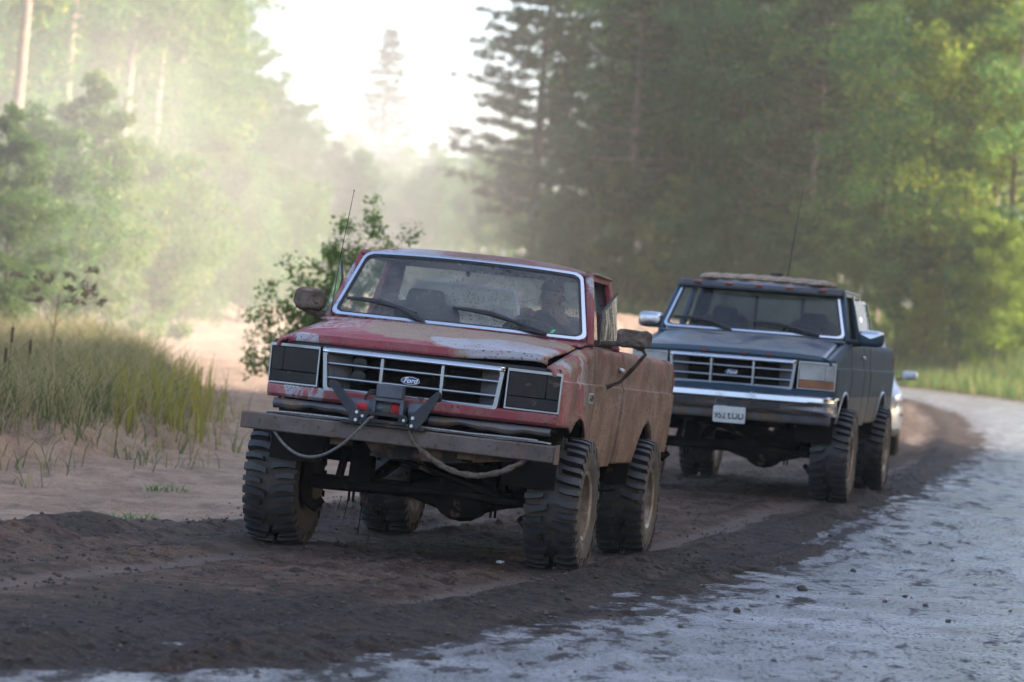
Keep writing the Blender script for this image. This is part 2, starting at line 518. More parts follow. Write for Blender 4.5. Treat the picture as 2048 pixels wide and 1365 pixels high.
SEATM = simple('dark_seat_cloth', (.035, .037, .042), .9, 0, .3, 14)
INTM = simple('grey_interior_trim', (.05, .052, .055), .8, 0, .25, 8)
MUDM = simple('caked_mud', (.12, .092, .072), .97, 0, .5, 12, .1, .9)
STEELW = simple('winch_grey_steel', (.075, .085, .105), .5, .3, .25, 10, .12)
WINB = simple('winch_black_steel', (.018, .019, .022), .48, .3, .3, 10, .08)
REDL = simple('red_rope', (.42, .03, .035), .8, 0, .3, 60, 0, .4)
GRYR = simple('grey_rope', (.13, .125, .125), .85, 0, .3, 60, 0, .4)
MUDR = simple('muddy_rope', (.115, .092, .072), .95, 0, .4, 40, 0, .8)
CABL = simple('steel_cable_wire', (.30, .31, .33), .5, .5, .3, 80)
BOLT = simple('zinc_bolt', (.62, .64, .68), .35, .8, .1, 10)
FBLUE = simple('emblem_blue', (.012, .045, .22), .3, 0, .1, 3)
WHT = simple('white_print', (.75, .76, .78), .5, 0, .05, 5)
CLEAR = simple('clear_headlamp', (.36, .365, .36), .12, 0, .2, 6, 0, 0, .7)
AMBER = simple('amber_lens', (.24, .085, .035), .2, 0, .25, 6, 0, 0, .6)
ORANGE = simple('orange_marker', (.24, .05, .02), .3, 0, .2, 6)
PLATE = simple('plate_white', (.58, .60, .60), .5, 0, .08, 12)
PLTXT = simple('plate_ink', (.035, .045, .04), .5, 0, .1, 5)
SANDM = simple('sandy_dirt_on_roof', (.30, .225, .17), .97, 0, .35, 14, 0, .7)
SILV = simple('silver_car_paint', (.50, .52, .55), .28, .5, .1, 5)
GRASSM = leafmat('grass_blades', (.085, .105, .052), (.20, .195, .115), (.37, .30, .20), .4, .62)
VERGE = leafmat('verge_grass_blades', (.060, .115, .040), (.13, .19, .07), (.26, .24, .11), .4, .85)
GOLD = leafmat('goldenrod', (.20, .19, .06), (.32, .27, .07), (.14, .16, .06), .4)
DRYM = leafmat('dry_weed', (.24, .18, .13), (.34, .27, .21), (.40, .31, .26), .4)
LEAF1 = leafmat('broad_leaf_green', (.046, .128, .046), (.088, .200, .066), (.20, .26, .06))
LEAF2 = leafmat('broad_leaf_olive', (.066, .140, .046), (.125, .215, .066), (.24, .26, .07))
LEAF3 = leafmat('willow_leaf', (.085, .150, .042), (.165, .215, .065), (.25, .26, .06), .48)
LEAFY = leafmat('sunlit_yellow_leaf', (.14, .20, .035), (.24, .28, .05), (.32, .30, .06), .5)  # sunlight put into the leaf colour: a brighter, yellower leaf
PINEM = leafmat('pine_needles', (.032, .066, .036), (.056, .098, .050), (.10, .10, .045), .25)
BARK = simple('tree_bark', (.095, .072, .055), .95, 0, .4, 3, 0, .8)
BARKP = simple('pale_bark', (.22, .17, .13), .95, 0, .35, 3, 0, .6)
GROUNDM, ASPH = groundmat(), asphaltmat()

# ------------------------------------------------------------------ terrain
EDGE = np.array([(-60, -4), (-25, 4.2), (-12, 8.6), (-6, 10.9), (-3.2, 12.0), (-1.98, 12.6), (-.74, 13.7), (.06, 15.5), (1.31, 19.2), (2.45, 24.2), (4.1, 31.4),
                 (6.9, 44.5), (9.1, 58), (11.9, 80), (12.9, 96), (12.0, 112), (8.5, 126), (2, 137), (-8, 146), (-40, 156)], float)
EDGE_R = np.array([(-60, -13), (-25, -5), (-8, 0.5), (0, 4), (4, 8), (7, 13), (8.8, 20), (10.5, 28), (13.2, 42), (15.8, 58), (18.2, 78), (19.2, 96), (18.4, 115),
                   (14.8, 132), (8, 145), (-2, 155), (-34, 167)], float)
PATHY = np.array([-20, 8, 12, 16, 20.25, 23.2, 26, 29.3, 32.8, 40, 50, 64, 90, 130.])
PATHX = np.array([-14, -4.6, -3.1, -1.7, -.5, .12, 1.1, 2.24, 3.02, 4.3, 5.9, 7.9, 11, 11.])


def pdist(X, Y, P):
    """signed distance to a polyline, positive on its right-hand side (seen walking up the list)"""
    best = np.full(X.shape, 1e9); sg = np.zeros(X.shape)
    for (ax, ay), (bx, by) in zip(P[:-1], P[1:]):
        dx, dy = bx - ax, by - ay
        L2 = dx * dx + dy * dy
        t = np.clip(((X - ax) * dx + (Y - ay) * dy) / L2, 0, 1)
        ex, ey = X - ax - t * dx, Y - ay - t * dy
        d = np.hypot(ex, ey)
        s = np.sign((Y - ay) * -dx + (X - ax) * dy)
        m = d < best - 1e-9
        best = np.where(m, d, best); sg = np.where(m, s, sg)
    return best * np.where(sg == 0, 1, sg)


def base(Y):
    return np.interp(Y, [-100, 17, 20.25, 23.2, 26, 29, 33, 42, 60, 1000], [-.02, -.02, -.025, -.103, -.03, .085, .07, .05, .0, .0])


BERM = np.array([(-30, 7), (-8, 17), (-3.24, 20.1), (-2.5, 21.2), (-1.8, 22.8), (-1.1, 25.5), (.1, 30), (1.2, 36), (2.5, 45), (4, 60), (6, 90)], float)


def wheel_spots():
    out = []
    for (x0, y0, yaw, wb) in ((-.50, 20.25, 11.3, 2.967), (2.24, 29.3, 12.7, 3.526)):
        f = (-math.sin(R_(yaw)), -math.cos(R_(yaw))); l = (math.cos(R_(yaw)), -math.sin(R_(yaw)))
        for a in (0, -wb):
            for b in (.93, -.93): out.append((x0 + f[0] * a + l[0] * b, y0 + f[1] * a + l[1] * b))
    return out
WHEELS = wheel_spots()


def terrain(X, Y):
    X = np.asarray(X, float); Y = np.asarray(Y, float)
    de = pdist(X, Y, EDGE)          # >0 : asphalt side
    dr = pdist(X, Y, EDGE_R)        # >0 : beyond the right edge
    db = pdist(X, Y, BERM)          # <0 : left of the berm (sand)
    near = np.clip(1 - np.hypot(X, Y - 25) / 60, 0, 1)
    z = base(Y)
    dirt = sstep(.35, -.25, de + .28 * fbm(X * 1.3, Y * 1.3, 4, 3) + .16 * fbm(X * 5, Y * 5, 3, 9))
    onroad = np.where(dr < 0, 1 - dirt, 0)
    # loose soil piled at the tarmac edge
    pile = np.exp(-((de + .55) / .45) ** 2) * (.035 + .05 * (fbm(X * 1.7, Y * 1.7, 3, 5) + .3)) * sstep(6, 12, np.hypot(X, Y))
    z = z + pile
    lumps = .030 * fbm(X * .9, Y * .9, 3, 1) + .020 * fbm(X * 3.2, Y * 3.2, 4, 2) + .028 * fbm(X * 10, Y * 10, 3, 4) + .022 * np.maximum(fbm(X * 14, Y * 14, 2, 70) - .15, 0) * 2
    sand = sstep(.15, -.55, db + .3 * fbm(X * 1.1, Y * 1.1, 3, 8))
    # wheel ruts along the trucks' line
    xc = np.interp(Y, PATHY, PATHX)
    rut = 0
    for off in (-.93, .93):
        q = X - xc - off
        rut = rut - .034 * np.exp(-(q / .20) ** 2) + .026 * np.exp(-((np.abs(q) - .34) / .10) ** 2)
    tm = track_mask(X, Y, xc)
    rough_ = np.clip(.55 + 1.1 * fbm(X * .45, Y * .6, 3, 110), .15, 1.5) * (1 - .8 * tm)
    z = z + (lumps * rough_ - .02 * tm + rut * (.6 + .8 * fbm(X * .7, Y * .7, 2, 12))) * dirt * (1 - sand)
    for k, (o1, a1) in enumerate([(-1.9, .045), (-2.7, .050), (1.75, .030), (-3.6, .035)]):      # older ruts beside them
        q = X - xc - o1 + .15 * fbm(X * .3, Y * .3, 2, 20 + k)
        z = z + a1 * (np.exp(-((q - .2) / .12) ** 2) - np.exp(-(q / .16) ** 2)) * dirt * (1 - sand)
    crest = .055 * np.exp(-((db - .15) / .30) ** 2) * (1 + fbm(X * 2.2, Y * 2.2, 3, 6)) * sstep(42, 26, Y)
    z = z + crest
    dunes = .10 * fbm(X * .33, Y * .33, 3, 14) + .035 * fbm((X + Y * .6) * 1.4, (Y - X * .6) * .5, 3, 15) + .02 * fbm(X * 5, Y * 5, 3, 16)
    z = z + sand * (-.16 * sstep(0, -1.2, db) * sstep(60, 30, Y) + dunes * (1 + sstep(40, 80, Y)))
    for (wx, wy) in WHEELS:
        z = z + .030 * np.exp(-((X - wx) ** 2 + (Y - wy) ** 2) / .30 ** 2)
    # grassy mound on the left, bank on the right
    gm = grass_zone(X, Y)
    z = z + .30 * gm
    z = z + np.where(dr > 0, sstep(1.5, 16, dr) * 2.6 * sstep(60, 95, Y) + sstep(1.0, 9, dr) * .5, 0)
    z = z + np.where(db < -14, sstep(14, 40, -db) * 2.0, 0)
    z = np.where(onroad > .5, base(Y) - .05, z * dirt + (1 - dirt) * np.where(dr < 0, base(Y) - .05, z))
    return z


def track_mask(X, Y, xc):
    m = 0
    for k, (o1, wd, st) in enumerate(((-3.5, .10, .5), (-2.75, .13, .8), (-1.95, .12, .7), (-.98, .15, 1.0), (-.55, .07, .5), (.45, .07, .4), (.92, .15, 1.0), (1.55, .10, .6), (1.95, .08, .5), (-1.45, .07, .5))):
        q = X - xc - o1 + .22 * fbm(X * .22 + k, Y * .22, 2, 80 + k)
        m = np.maximum(m, st * np.exp(-(q / wd) ** 2) * np.clip(.75 + .9 * fbm(X * .5, Y * .5 + k * 3, 3, 90 + k), 0, 1))
    return m


def grass_zone(X, Y):
    a = pdist(X, Y, np.array([(-40, 17), (-10, 24.4), (-4.6, 26.2), (-3.0, 31.5), (-4.0, 42), (-5.6, 52), (-7.6, 62), (-11, 72), (-30, 80)], float))
    return sstep(.0, -.9, a + .7 * fbm(X * .8, Y * .8, 4, 30))


def H1(x, y):
    return float(terrain(np.array([x]), np.array([y]))[0])


def axis(pts):
    out = []
    for (a, b, n) in pts:
        out += list(np.linspace(a, b, n, endpoint=False))
    return np.array(out + [pts[-1][1]])


gx = axis([(-420, -60, 18), (-60, -20, 26), (-20, -5, 75), (-5, 7, 470), (7, 26, 110), (26, 60, 22), (60, 420, 18)])
gy = axis([(-80, 0, 12), (0, 11.5, 30), (11.5, 25, 500), (25, 40, 230), (40, 70, 120), (70, 140, 110), (140, 760, 50)])
XX, YY = np.meshgrid(gx, gy, indexing='ij')
ZZ = terrain(XX.ravel(), YY.ravel())
gv = np.stack([XX.ravel(), YY.ravel(), ZZ], 1)
ny = len(gy)
ii, jj = np.meshgrid(np.arange(len(gx) - 1), np.arange(ny - 1), indexing='ij')
i0 = (ii * ny + jj).ravel()
gq = np.stack([i0, i0 + ny, i0 + ny + 1, i0 + 1], 1)
gme = mesh_np('ground', gv, gq, GROUNDM, smooth=True)
fx, fy = XX.ravel(), YY.ravel()
de, db, dr = pdist(fx, fy, EDGE), pdist(fx, fy, BERM), pdist(fx, fy, EDGE_R)
sandm = np.maximum(sstep(.35, -.8, db + .3 * fbm(fx * 1.1, fy * 1.1, 3, 8)), 0)
sandm = np.where(dr > 0, .55 * sstep(4, .5, dr), sandm)
xcen = np.interp(fy, PATHY, PATHX)
wet = sstep(-2.2, -.3, de) * .95 + .55 * sstep(.9, .1, np.abs(db - .3)) * (fy < 30) + .75 * sstep(19.0, 15.5, fy) * (de < 0)
wet = wet - .35 * (np.exp(-((fx - xcen - .93) / .3) ** 2) + np.exp(-((fx - xcen + .93) / .3) ** 2)) + .35 * fbm(fx * .6, fy * .9, 3, 40)
wet = np.clip(wet, 0, 1) * (1 - sandm)
trk = track_mask(fx, fy, xcen) * (1 - sandm)
zc = np.stack([sandm, wet, trk, np.ones_like(wet)], 1).astype(np.float32)
at = gme.color_attributes.new('zone', 'FLOAT_COLOR', 'POINT')
at.data.foreach_set('color', zc.ravel())
tag(link('ground', gme), kind='structure')

# the tarmac: a strip between its two edges, laid over the ground
def resample(P, n):
    s = np.r_[0, np.cumsum(np.hypot(*np.diff(P, axis=0).T))]
    q = np.linspace(0, s[-1], n)
    return np.stack([np.interp(q, s, P[:, 0]), np.interp(q, s, P[:, 1])], 1)


Lp, Rp = resample(EDGE, 420), resample(EDGE_R, 420)
Lp = Lp + (Lp - Rp) / np.linalg.norm(Lp - Rp, axis=1)[:, None] * .9      # runs under the soil at its edge
nw = 60
tt = np.linspace(0, 1, nw + 1)
rv = (Lp[:, None, :] * (1 - tt)[None, :, None] + Rp[:, None, :] * tt[None, :, None]).reshape(-1, 2)
crown = np.tile(.02 * np.sin(tt * math.pi), 420)
rz = base(rv[:, 1]) + crown - .012 + .006 * fbm(rv[:, 0] * .8, rv[:, 1] * .8, 3, 50)
ii, jj = np.meshgrid(np.arange(419), np.arange(nw), indexing='ij')
i0 = (ii * (nw + 1) + jj).ravel()
road = link('road', mesh_np('road', np.c_[rv, rz], np.stack([i0, i0 + nw + 1, i0 + nw + 2, i0 + 1], 1)[:, ::-1], ASPH, smooth=True))
de_r = pdist(rv[:, 0], rv[:, 1], EDGE)
ea = np.exp(-np.clip(de_r, 0, 50) / .55).astype(np.float32)
at = road.data.color_attributes.new('edge', 'FLOAT_COLOR', 'POINT')
at.data.foreach_set('color', np.stack([ea, ea, ea, np.ones_like(ea)], 1).ravel())
tag(road, kind='structure')

# ------------------------------------------------------------------ pickup trucks
def text_mesh(name, body, size, mat, shear=0.0, ext=.001, space=1.0):
    cu = bpy.data.curves.new(name, 'FONT')
    cu.body = body; cu.size = size; cu.shear = shear; cu.extrude = ext; cu.align_x = 'CENTER'; cu.align_y = 'CENTER'
    cu.offset = size * .018; cu.space_character = space; cu.resolution_u = 3
    ob = bpy.data.objects.new(name, cu)
    col.objects.link(ob)
    dg = bpy.context.evaluated_depsgraph_get()
    me = bpy.data.meshes.new_from_object(ob.evaluated_get(dg))
    bpy.data.objects.remove(ob)
    me.materials.clear(); me.materials.append(mat)
    return me


FRONTM = Matrix(((0, 0, 1, 0), (1, 0, 0, 0), (0, 1, 0, 0), (0, 0, 0, 1)))      # text lying on the front face: right = +y, up = +z, out = +x
SIDEM = Matrix(((-1, 0, 0, 0), (0, 0, 1, 0), (0, 1, 0, 0), (0, 0, 0, 1)))       # on the left flank: right = -x, out = +y


def rrect(w0, h0, r, n=5, w1=None):
    """rounded rectangle outline; w1 = half width at the bottom"""
    w1 = w0 if w1 is None else w1
    out = []
    for cx, cz, a0 in ((w0 - r, h0 - r, 0), (-(w0 - r), h0 - r, 90), (-(w1 - r), -(h0 - r), 180), (w1 - r, -(h0 - r), 270)):
        for k in range(n):
            a = R_(a0 + 90 * k / (n - 1))
            out.append((cx + r * math.cos(a), cz + r * math.sin(a)))
    return out


_tyres = {}
def tyre_mesh(R, hw):
    if (R, hw) in _tyres: return _tyres[(R, hw)]
    rnd = random.Random(4)
    g = G()
    rc = R - .058
    prof = [(.20, -hw + .03), (.235, -hw + .012), (.30, -hw - .008), (.36, -hw - .004), (rc - .02, -hw + .012), (rc, -hw + .04), (rc + .004, -.05), (rc + .010, -.02),
            (rc + .010, .02), (rc + .004, .05), (rc, hw - .04), (rc - .02, hw - .012), (.36, hw + .004), (.30, hw + .008), (.235, hw - .012), (.20, hw - .03)]
    g.lathe(prof, 64)
    N = 17
    for side in (-1, 1):
        for k in range(2 * N):
            long_ = k % 2 == 0
            th0 = (k + (.5 if side > 0 else 0)) * math.pi / N + rnd.uniform(-.008, .008)
            ys = np.linspace(.018 if long_ else .050, hw + .004, 6)
            rows = []
            for y in list(ys) + [hw + .010]:
                q = y / hw
                th = th0 - .17 * q + .10 * q * q
                ht = (.046 if long_ else .034) * (.80 + .40 * q)
                top = R - .010 * max(0, q - .55) ** 2 * 8
                if y > hw + .006: top = R - .085 if long_ else R - .055
                bot = min(rc - .010, top - .012)
                rows.append([(th - ht * 1.12, bot), (th - ht, top), (th + ht, top), (th + ht * 1.12, bot), y * side])
            v, f = [], []
            for rw in rows:
                for a, r in rw[:4]:
                    v.append((r * math.cos(a), rw[4], r * math.sin(a)))
            for i in range(len(rows) - 1):
                for j in range(3):
                    f.append((i * 4 + j, i * 4 + j + 1, i * 4 + 5 + j, i * 4 + 4 + j))
            e = (len(rows) - 1) * 4
            f += [(0, 1, 2, 3), (e + 3, e + 2, e + 1, e)]
            g.add(v, f)
    _tyres[(R, hw)] = g.mesh('tyre', TYRE, 32, merge=1e-6)
    return _tyres[(R, hw)]


_rims = {}
def rim_mesh(hw):
    if hw in _rims: return _rims[hw]
    g = G()
    g.lathe([(.205, -hw + .03), (.190, -hw + .05), (.185, hw - .13), (.196, hw - .06), (.205, hw - .022), (.228, hw - .010), (.231, hw - .018), (.214, hw - .03)], 48)
    g.lathe([(.0, hw - .075), (.05, hw - .075), (.058, hw - .085), (.060, hw - .118), (.10, hw - .125), (.188, hw - .118), (.188, hw - .135), (.0, hw - .14)], 48)
    for k in range(20):
        a = k * 2 * math.pi / 20
        M = Matrix.Rotation(a, 4, 'Y')
        g.box(.085, .187, hw - .124, hw - .085, -.009, .009, M)
    for k in range(8):
        a = k * 2 * math.pi / 8
        g.lathe([(0, hw - .095), (.010, hw - .095), (.011, hw - .122)], 6, (.075 * math.cos(a), 0, .075 * math.sin(a)))
    _rims[hw] = g.mesh('rim', RIMM, 35)
    return _rims[hw]


PROF_Z = [.60, .66, .72, .80, .95, 1.10, 1.20, 1.258, 1.268, 1.282, 1.40, 1.47, 1.51, 1.535]
PROF_Y = [.905, .925, .947, .962, .975, .984, .987, .987, .972, .970, .968, .962, .950, .925]


def side_panel(x0, x1, ztop, zlow, side, arch=None, rollin=None, nose=False):
    """one flank panel as columns of clipped z levels; arch=(xc, r, zc)"""
    xs = set(np.round(np.linspace(x0, x1, max(4, int(abs(x1 - x0) / .06))), 4))
    if arch:
        for a in np.linspace(0, math.pi, 29):
            xx = arch[0] + arch[1] * math.cos(a)
            if min(x0, x1) < xx < max(x0, x1): xs.add(round(float(xx), 4))
    if nose: xs |= {.632, .636}
    xs = sorted(xs)
    lev = sorted(set(list(np.round(np.arange(.60, 1.53, .035), 4)) + [1.258, 1.268, 1.282]))
    g = G()
    cols = []
    for x in xs:
        zt, zl = ztop(x), zlow(x)
        if nose and x > .634: zl = max(zl, 1.312)
        if arch and abs(x - arch[0]) < arch[1]:
            zl = max(zl, arch[2] + math.sqrt(arch[1] ** 2 - (x - arch[0]) ** 2))
        c = []
        for z in lev:
            zz = min(max(z, zl), zt - (.06 if rollin else 0))
            y = float(np.interp(zz, PROF_Z, PROF_Y))
            if arch:
                d = math.hypot(x - arch[0], max(0, zz - arch[2])) - arch[1]
                y += .016 * math.exp(-(d / .045) ** 2) if zz > arch[2] + .05 else 0
            if nose: y -= .06 * max(0, (x - .52) / .2) ** 2
            c.append((x, side * y, zz))
        if rollin:
            yb, zb = abs(c[-1][1]), c[-1][2]
            for k in range(1, 6):
                a = k / 5 * math.pi / 2
                c.append((x, side * (rollin + (yb - rollin) * math.cos(a)), zb + (zt - zb) * math.sin(a)))
        cols.append(c)
    n = len(cols[0])
    v = [p for c in cols for p in c]
    f = [(i * n + j, (i + 1) * n + j, (i + 1) * n + j + 1, i * n + j + 1) for i in range(len(cols) - 1) for j in range(n - 1)]
    g.add(v, f)
    return g


def ws_pt(u, v, off=0.0):
    y = u * (.900 + (.770 - .900) * v)
    x = -.32 - .38 * v - (.14 - .06 * v) * u * u
    z = 1.546 + .460 * v + .020 * (1 - u * u) * v
    return (x + off * .68, y, z + off * .73)


def lumpy(me, amp, sc, seed=0):
    import mathutils
    for v in me.vertices:
        p = v.co * sc + Vector((seed, 0, 0))
        v.co += v.normal * amp * mathutils.noise.noise(p) + Vector((0, 0, 0))


def build_truck(kind, X, Y, Z, yaw, pitch, lean):
    red = kind == 'red'
    PA = MRED if red else MBLUE
    WB = 2.967 if red else 3.526
    CB = -1.70 if red else -2.24            # back of the cab
    TAIL = -4.22 if red else -4.72
    TR, THW = (.44, .170) if red else (.455, .175)
    root = link('pickup_truck', None)
    root.matrix_world = (Matrix.Translation((X, Y, Z)) @ Matrix.Rotation(-math.pi / 2 - R_(yaw), 4, 'Z') @ Matrix.Rotation(-R_(pitch), 4, 'Y'))
    BM = Matrix.Translation((0, 0, .6)) @ Matrix.Rotation(-R_(lean), 4, 'X') @ Matrix.Translation((0, 0, -.6 + (0 if red else .012)))

    def P(name, g, mat, parent=None, body=True, ang=38, **k):
        me = g if isinstance(g, bpy.types.Mesh) else g.mesh(name, mat, ang)
        if parent is None:
            return link(name, me, root, BM if body else None)
        return link(name, me, parent)

    ztf = lambda x: 1.345 + .175 * (.70 - x) / 1.2
    fl_low = lambda x: .965 if x > .30 else .70
    AR, AZ = .445, .585
    for s in (1, -1):
        f = P('fender', side_panel(-.515, .70, ztf, fl_low, s, (0, AR, AZ), .868, True), PA)
        solid(f, .014)
        d = P('door', side_panel(-1.655, -.525, lambda x: 1.535, lambda x: .70, s), PA)
        solid(d, .05)
        h = G()
        h.box(-1.62, -1.47, s * .972 - .004, s * .972 + .022, 1.375, 1.40)
        h.tube([(-1.49, s * .95, 1.388), (-1.49, s * 1.0, 1.388)], .016, 10)
        bevel(P('handle', h, CHR, d), .005)
        if not red:
            q = P('cab_corner', side_panel(CB, -1.665, lambda x: 1.535, lambda x: .70, s), PA); solid(q, .04)
        b = P('bed_side', side_panel(TAIL, CB - .035, lambda x: 1.525, lambda x: .80 if x < -WB else .72, s, (-WB, AR, AZ), .90), PA)
        solid(b, .05)
        # wheel wells
        for xc, nm in ((0, 'wheel_well'), (-WB, 'wheel_well')):
            g = G()
            def fn(u, v, xc=xc, s=s):
                a = math.pi * (1.02 - 1.04 * u)
                return (xc + (AR + .02) * math.cos(a), s * (.60 + .355 * v), AZ + (AR + .015) * math.sin(a))
            g.grid(18, 2, fn)
            P(nm, g, UND)
        # roof posts
        g = G()
        g.bar((-.505, s * .918, 1.52), (-.835, s * .797, 2.012), .050, .055, (0, s, 0))
        bevel(P('windshield_post', g, PA), .014, 3)
        g = G()
        g.bar((-1.605, s * .915, 1.52), (-1.635, s * .790, 2.012), .05, .10, (1, 0, 0))
        bevel(P('door_post', g, PA), .012)
        if not red:
            g = G(); g.bar((CB + .05, s * .915, 1.52), (CB + .04, s * .790, 2.012), .05, .10, (1, 0, 0))
            bevel(P('rear_post', g, PA), .012)
        g = G()
        g.bar((-.82, s * .795, 2.000), (CB + .02, s * .795, 2.004), .035, .05)
        P('window_header', g, PA)
        g = G()
        g.tube([(-.53, s * .925, 1.56), (-.70, s * .870, 1.81), (-.84, s * .818, 2.012), (-.95, s * .820, 2.024), (CB + .02, s * .815, 2.02)], .012, 6)
        P('drip_rail', g, PA)
        g = G()
        g.box(-1.65, -.56, s * .87 - .03, s * .87 + .03, 1.50, 1.525)
        P('window_sill', g, BLK)
    # hood
    def hood(u, v):
        q = 2 * v - 1
        x = .715 - .985 * u
        if u < .06: x = .715 - .012 * math.sin(u / .06 * math.pi / 2)
        lip = min(1, u / .06)
        z = 1.318 + .052 * math.sin(lip * math.pi / 2) + .148 * max(0, u - .03)
        a = abs(q)
        z += .020 * float(sstep(.86, .62, a)) * min(1, u * 8) + .010 * (1 - q * q)
        z -= .018 * float(sstep(.93, 1.0, a))
        x -= .045 * a ** 3 * (1 - u)
        y = q * .862
        if red:
            z += .010 * (1 - u) + .050 * (1 - u) ** 1.2 * float(sstep(.25, 1.0, q)) + .006 * math.sin(9 * u + 5 * q) * (1 - u) * a
        return (x, y, z)
    us = sorted(set([0, .015, .03, .045, .06, .08] + list(np.linspace(.1, 1, 19))))
    g = G(); nv = 44
    v = [hood(u, j / nv) for u in us for j in range(nv + 1)]
    g.add(v, [(i * (nv + 1) + j, (i + 1) * (nv + 1) + j, (i + 1) * (nv + 1) + j + 1, i * (nv + 1) + j + 1) for i in range(len(us) - 1) for j in range(nv)])
    solid(P('hood', g, PA), .018)
    # cowl
    g = G()
    g.grid(6, 20, lambda u, v: (-.262 - .09 * u - .15 * (2 * v - 1) ** 2 * u, (2 * v - 1) * .905, 1.516 + .022 * u + .008 * (1 - (2 * v - 1) ** 2)))
    solid(P('cowl', g, PA), .015)
    # roof
    def roof(u, v):
        q = 2 * v - 1
        xf = -.685 - .10 * q * q
        x = xf + (CB - xf) * u
        e = min(1, u / .22) if u < .5 else min(1, (1 - u) / .14)
        e = math.sin(e * math.pi / 2)
        return (x, q * .808, 2.012 + .018 * (1 - q * q) + .050 * e * (1 - abs(q) ** 5))
    g = G(); g.grid(36, 40, roof)
    rf = P('roof', g, PA)
    solid(rf, .02)
    # cab back with its window
    g = G()
    o = [(y, z) for y, z in ((.90, 1.52), (.765, 1.985), (-.765, 1.985), (-.90, 1.52), (-.93, .72), (.93, .72))]
    g.prism([(.93, .72), (.93, 1.585), (-.93, 1.585), (-.93, .72)], lambda a, b, x: (x, a * (1 if b < 1.55 else .97), b), CB - .015, CB + .015)
    g.prism([(.785, 1.975), (.78, 2.015), (-.78, 2.015), (-.785, 1.975)], lambda a, b, x: (x, a, b), CB - .015, CB + .015)
    for s in (1, -1):
        g.prism([(s * .90, 1.585), (s * .785, 1.975), (s * .70, 1.975), (s * .76, 1.585)], lambda a, b, x: (x, a, b), CB - .015, CB + .015)
    cb = P('cab_back', g, PA)
    g = G()
    g.prism([(.76, 1.585), (.70, 1.975), (-.70, 1.975), (-.76, 1.585)], lambda a, b, x: (x, a, b), CB - .003, CB + .003)
    P('rear_window', g, GLB if not red else GLW)
    if not red:
        for y in (-.24, .24):
            g = G(); g.box(CB + .004, CB + .03, y - .018, y + .018, 1.585, 1.95)
            P('window_divider', g, BLK)
        for s in (1, -1):
            g = G(); g.prism([(-1.70, 1.56), (-1.70, 1.96), (-2.12, 1.96), (-2.18, 1.56)], lambda a, b, y: (a, s * ((.885 - (b - 1.55) * .26) + y + (.10 if a < -1.9 else 0)), b), 0, .006)
            P('quarter_window', g, GLB)
            g = G(); g.tube([(-2.18, s * 1.0, 1.56), (-2.12, s * .90, 1.94)], .012, 6)
            P('window_trim', g, CHR)
    # windshield, chrome surround, rubber
    g = G(); g.grid(24, 12, lambda u, v: ws_pt((2 * u - 1) * .965, .04 + .92 * v))
    P('windshield', g, GLW if red else GLB)
    def wring(so, si, h0, h1):
        fn = lambda a, b, h: ws_pt(a, b * .5 + .5, h)
        def poly(s):
            q = rrect(1.0 - s, 1.0 - s * 3.4, .10, 5)
            out = []
            for (a, b), (c, d) in zip(q, q[1:] + q[:1]):
                n = max(1, int(math.hypot(a - c, b - d) / .12))
                out += [(a + (c - a) * k / n, b + (d - b) * k / n) for k in range(n)]
            return out
        A, B = poly(so), poly(si)
        return G().ring(A, B, fn, h0, h1) if len(A) == len(B) else None
    def wring2(w0, w1, h0, h1):
        def line(wd):
            pts = []
            for k in range(140):
                t = k / 140 * 4
                e, f = int(t), t - int(t)
                c = [(-1, 0), (1, 0), (1, 1), (-1, 1)]
                a, b = c[e], c[(e + 1) % 4]
                pts.append((a[0] + (b[0] - a[0]) * f, a[1] + (b[1] - a[1]) * f))
            out = []
            for u, v in pts:      # pull the corners in and inset by wd metres
                uu, vv = u * (1 - wd / .81), .5 + (v - .5) * (1 - 2 * wd / .62)
                du, dv = abs(u) - .93, abs(v - .5) - .40
                if du > 0 and dv > 0:
                    L = math.hypot(du / .07, dv / .10)
                    if L > 1:
                        uu = math.copysign(.93 + du / L, u) * (1 - wd / .81)
                        vv = .5 + math.copysign(.40 + dv / L, v - .5) * (1 - 2 * wd / .62)
                out.append((uu, vv))
            return out
        return G().ring(line(w0), line(w1), lambda a, b, h: ws_pt(a, b, h), h0, h1)
    P('windshield_trim', wring2(.0, .023, -.012, .012), CHRT)
    P('windshield_gasket', wring2(.023, .040, -.01, .006), BLK)
    # front end
    g = G()
    NOSE = lambda y: .735 - .075 * (abs(y) / .97) ** 3
    def panel(u, v):
        y = (2 * v - 1) * .962
        prof = [(1.048, -.004), (1.035, .012), (.985, .008), (.962, -.02)]
        k = u * 3; i = min(2, int(k)); t = k - i
        z = prof[i][0] * (1 - t) + prof[i + 1][0] * t; ox = prof[i][1] * (1 - t) + prof[i + 1][1] * t
        return (NOSE(y) + ox, y, z)
    g.grid(9, 40, panel)
    fp = P('front_panel', g, PA); solid(fp, .03)
    g = G()
    g.grid(2, 30, lambda u, v: (NOSE((2 * v - 1) * .95) - .03, (2 * v - 1) * .95, 1.30 + .035 * u))
    solid(P('header_gap_shade', g, BLK), .02)  # black strip standing in for the shade in the gap under the hood lip
    # dark core behind the grille, bulkhead, engine bay
    g = G(); g.box(.52, .60, -.93, .93, .97, 1.31); g.box(-.40, .52, -.58, .58, .72, 1.30); g.box(-.40, -.34, -.86, .86, .80, 1.49)
    P('radiator_core', g, UND)
    # grille
    gx = .742
    W0, W1, zc, hh = .600, .578, 1.170, .140
    fr = G().ring(rrect(W0, hh, .035, 5, W1), [(a * .955, b) for a, b in rrect(W0 - .0, hh - .020, .030, 5, W1)], lambda a, b, x: (x - .02 * (abs(a) / .6) ** 2, a, zc + b), gx - .07, gx + .006)
    gm = CHR2
    gr = P('grille', fr, gm)
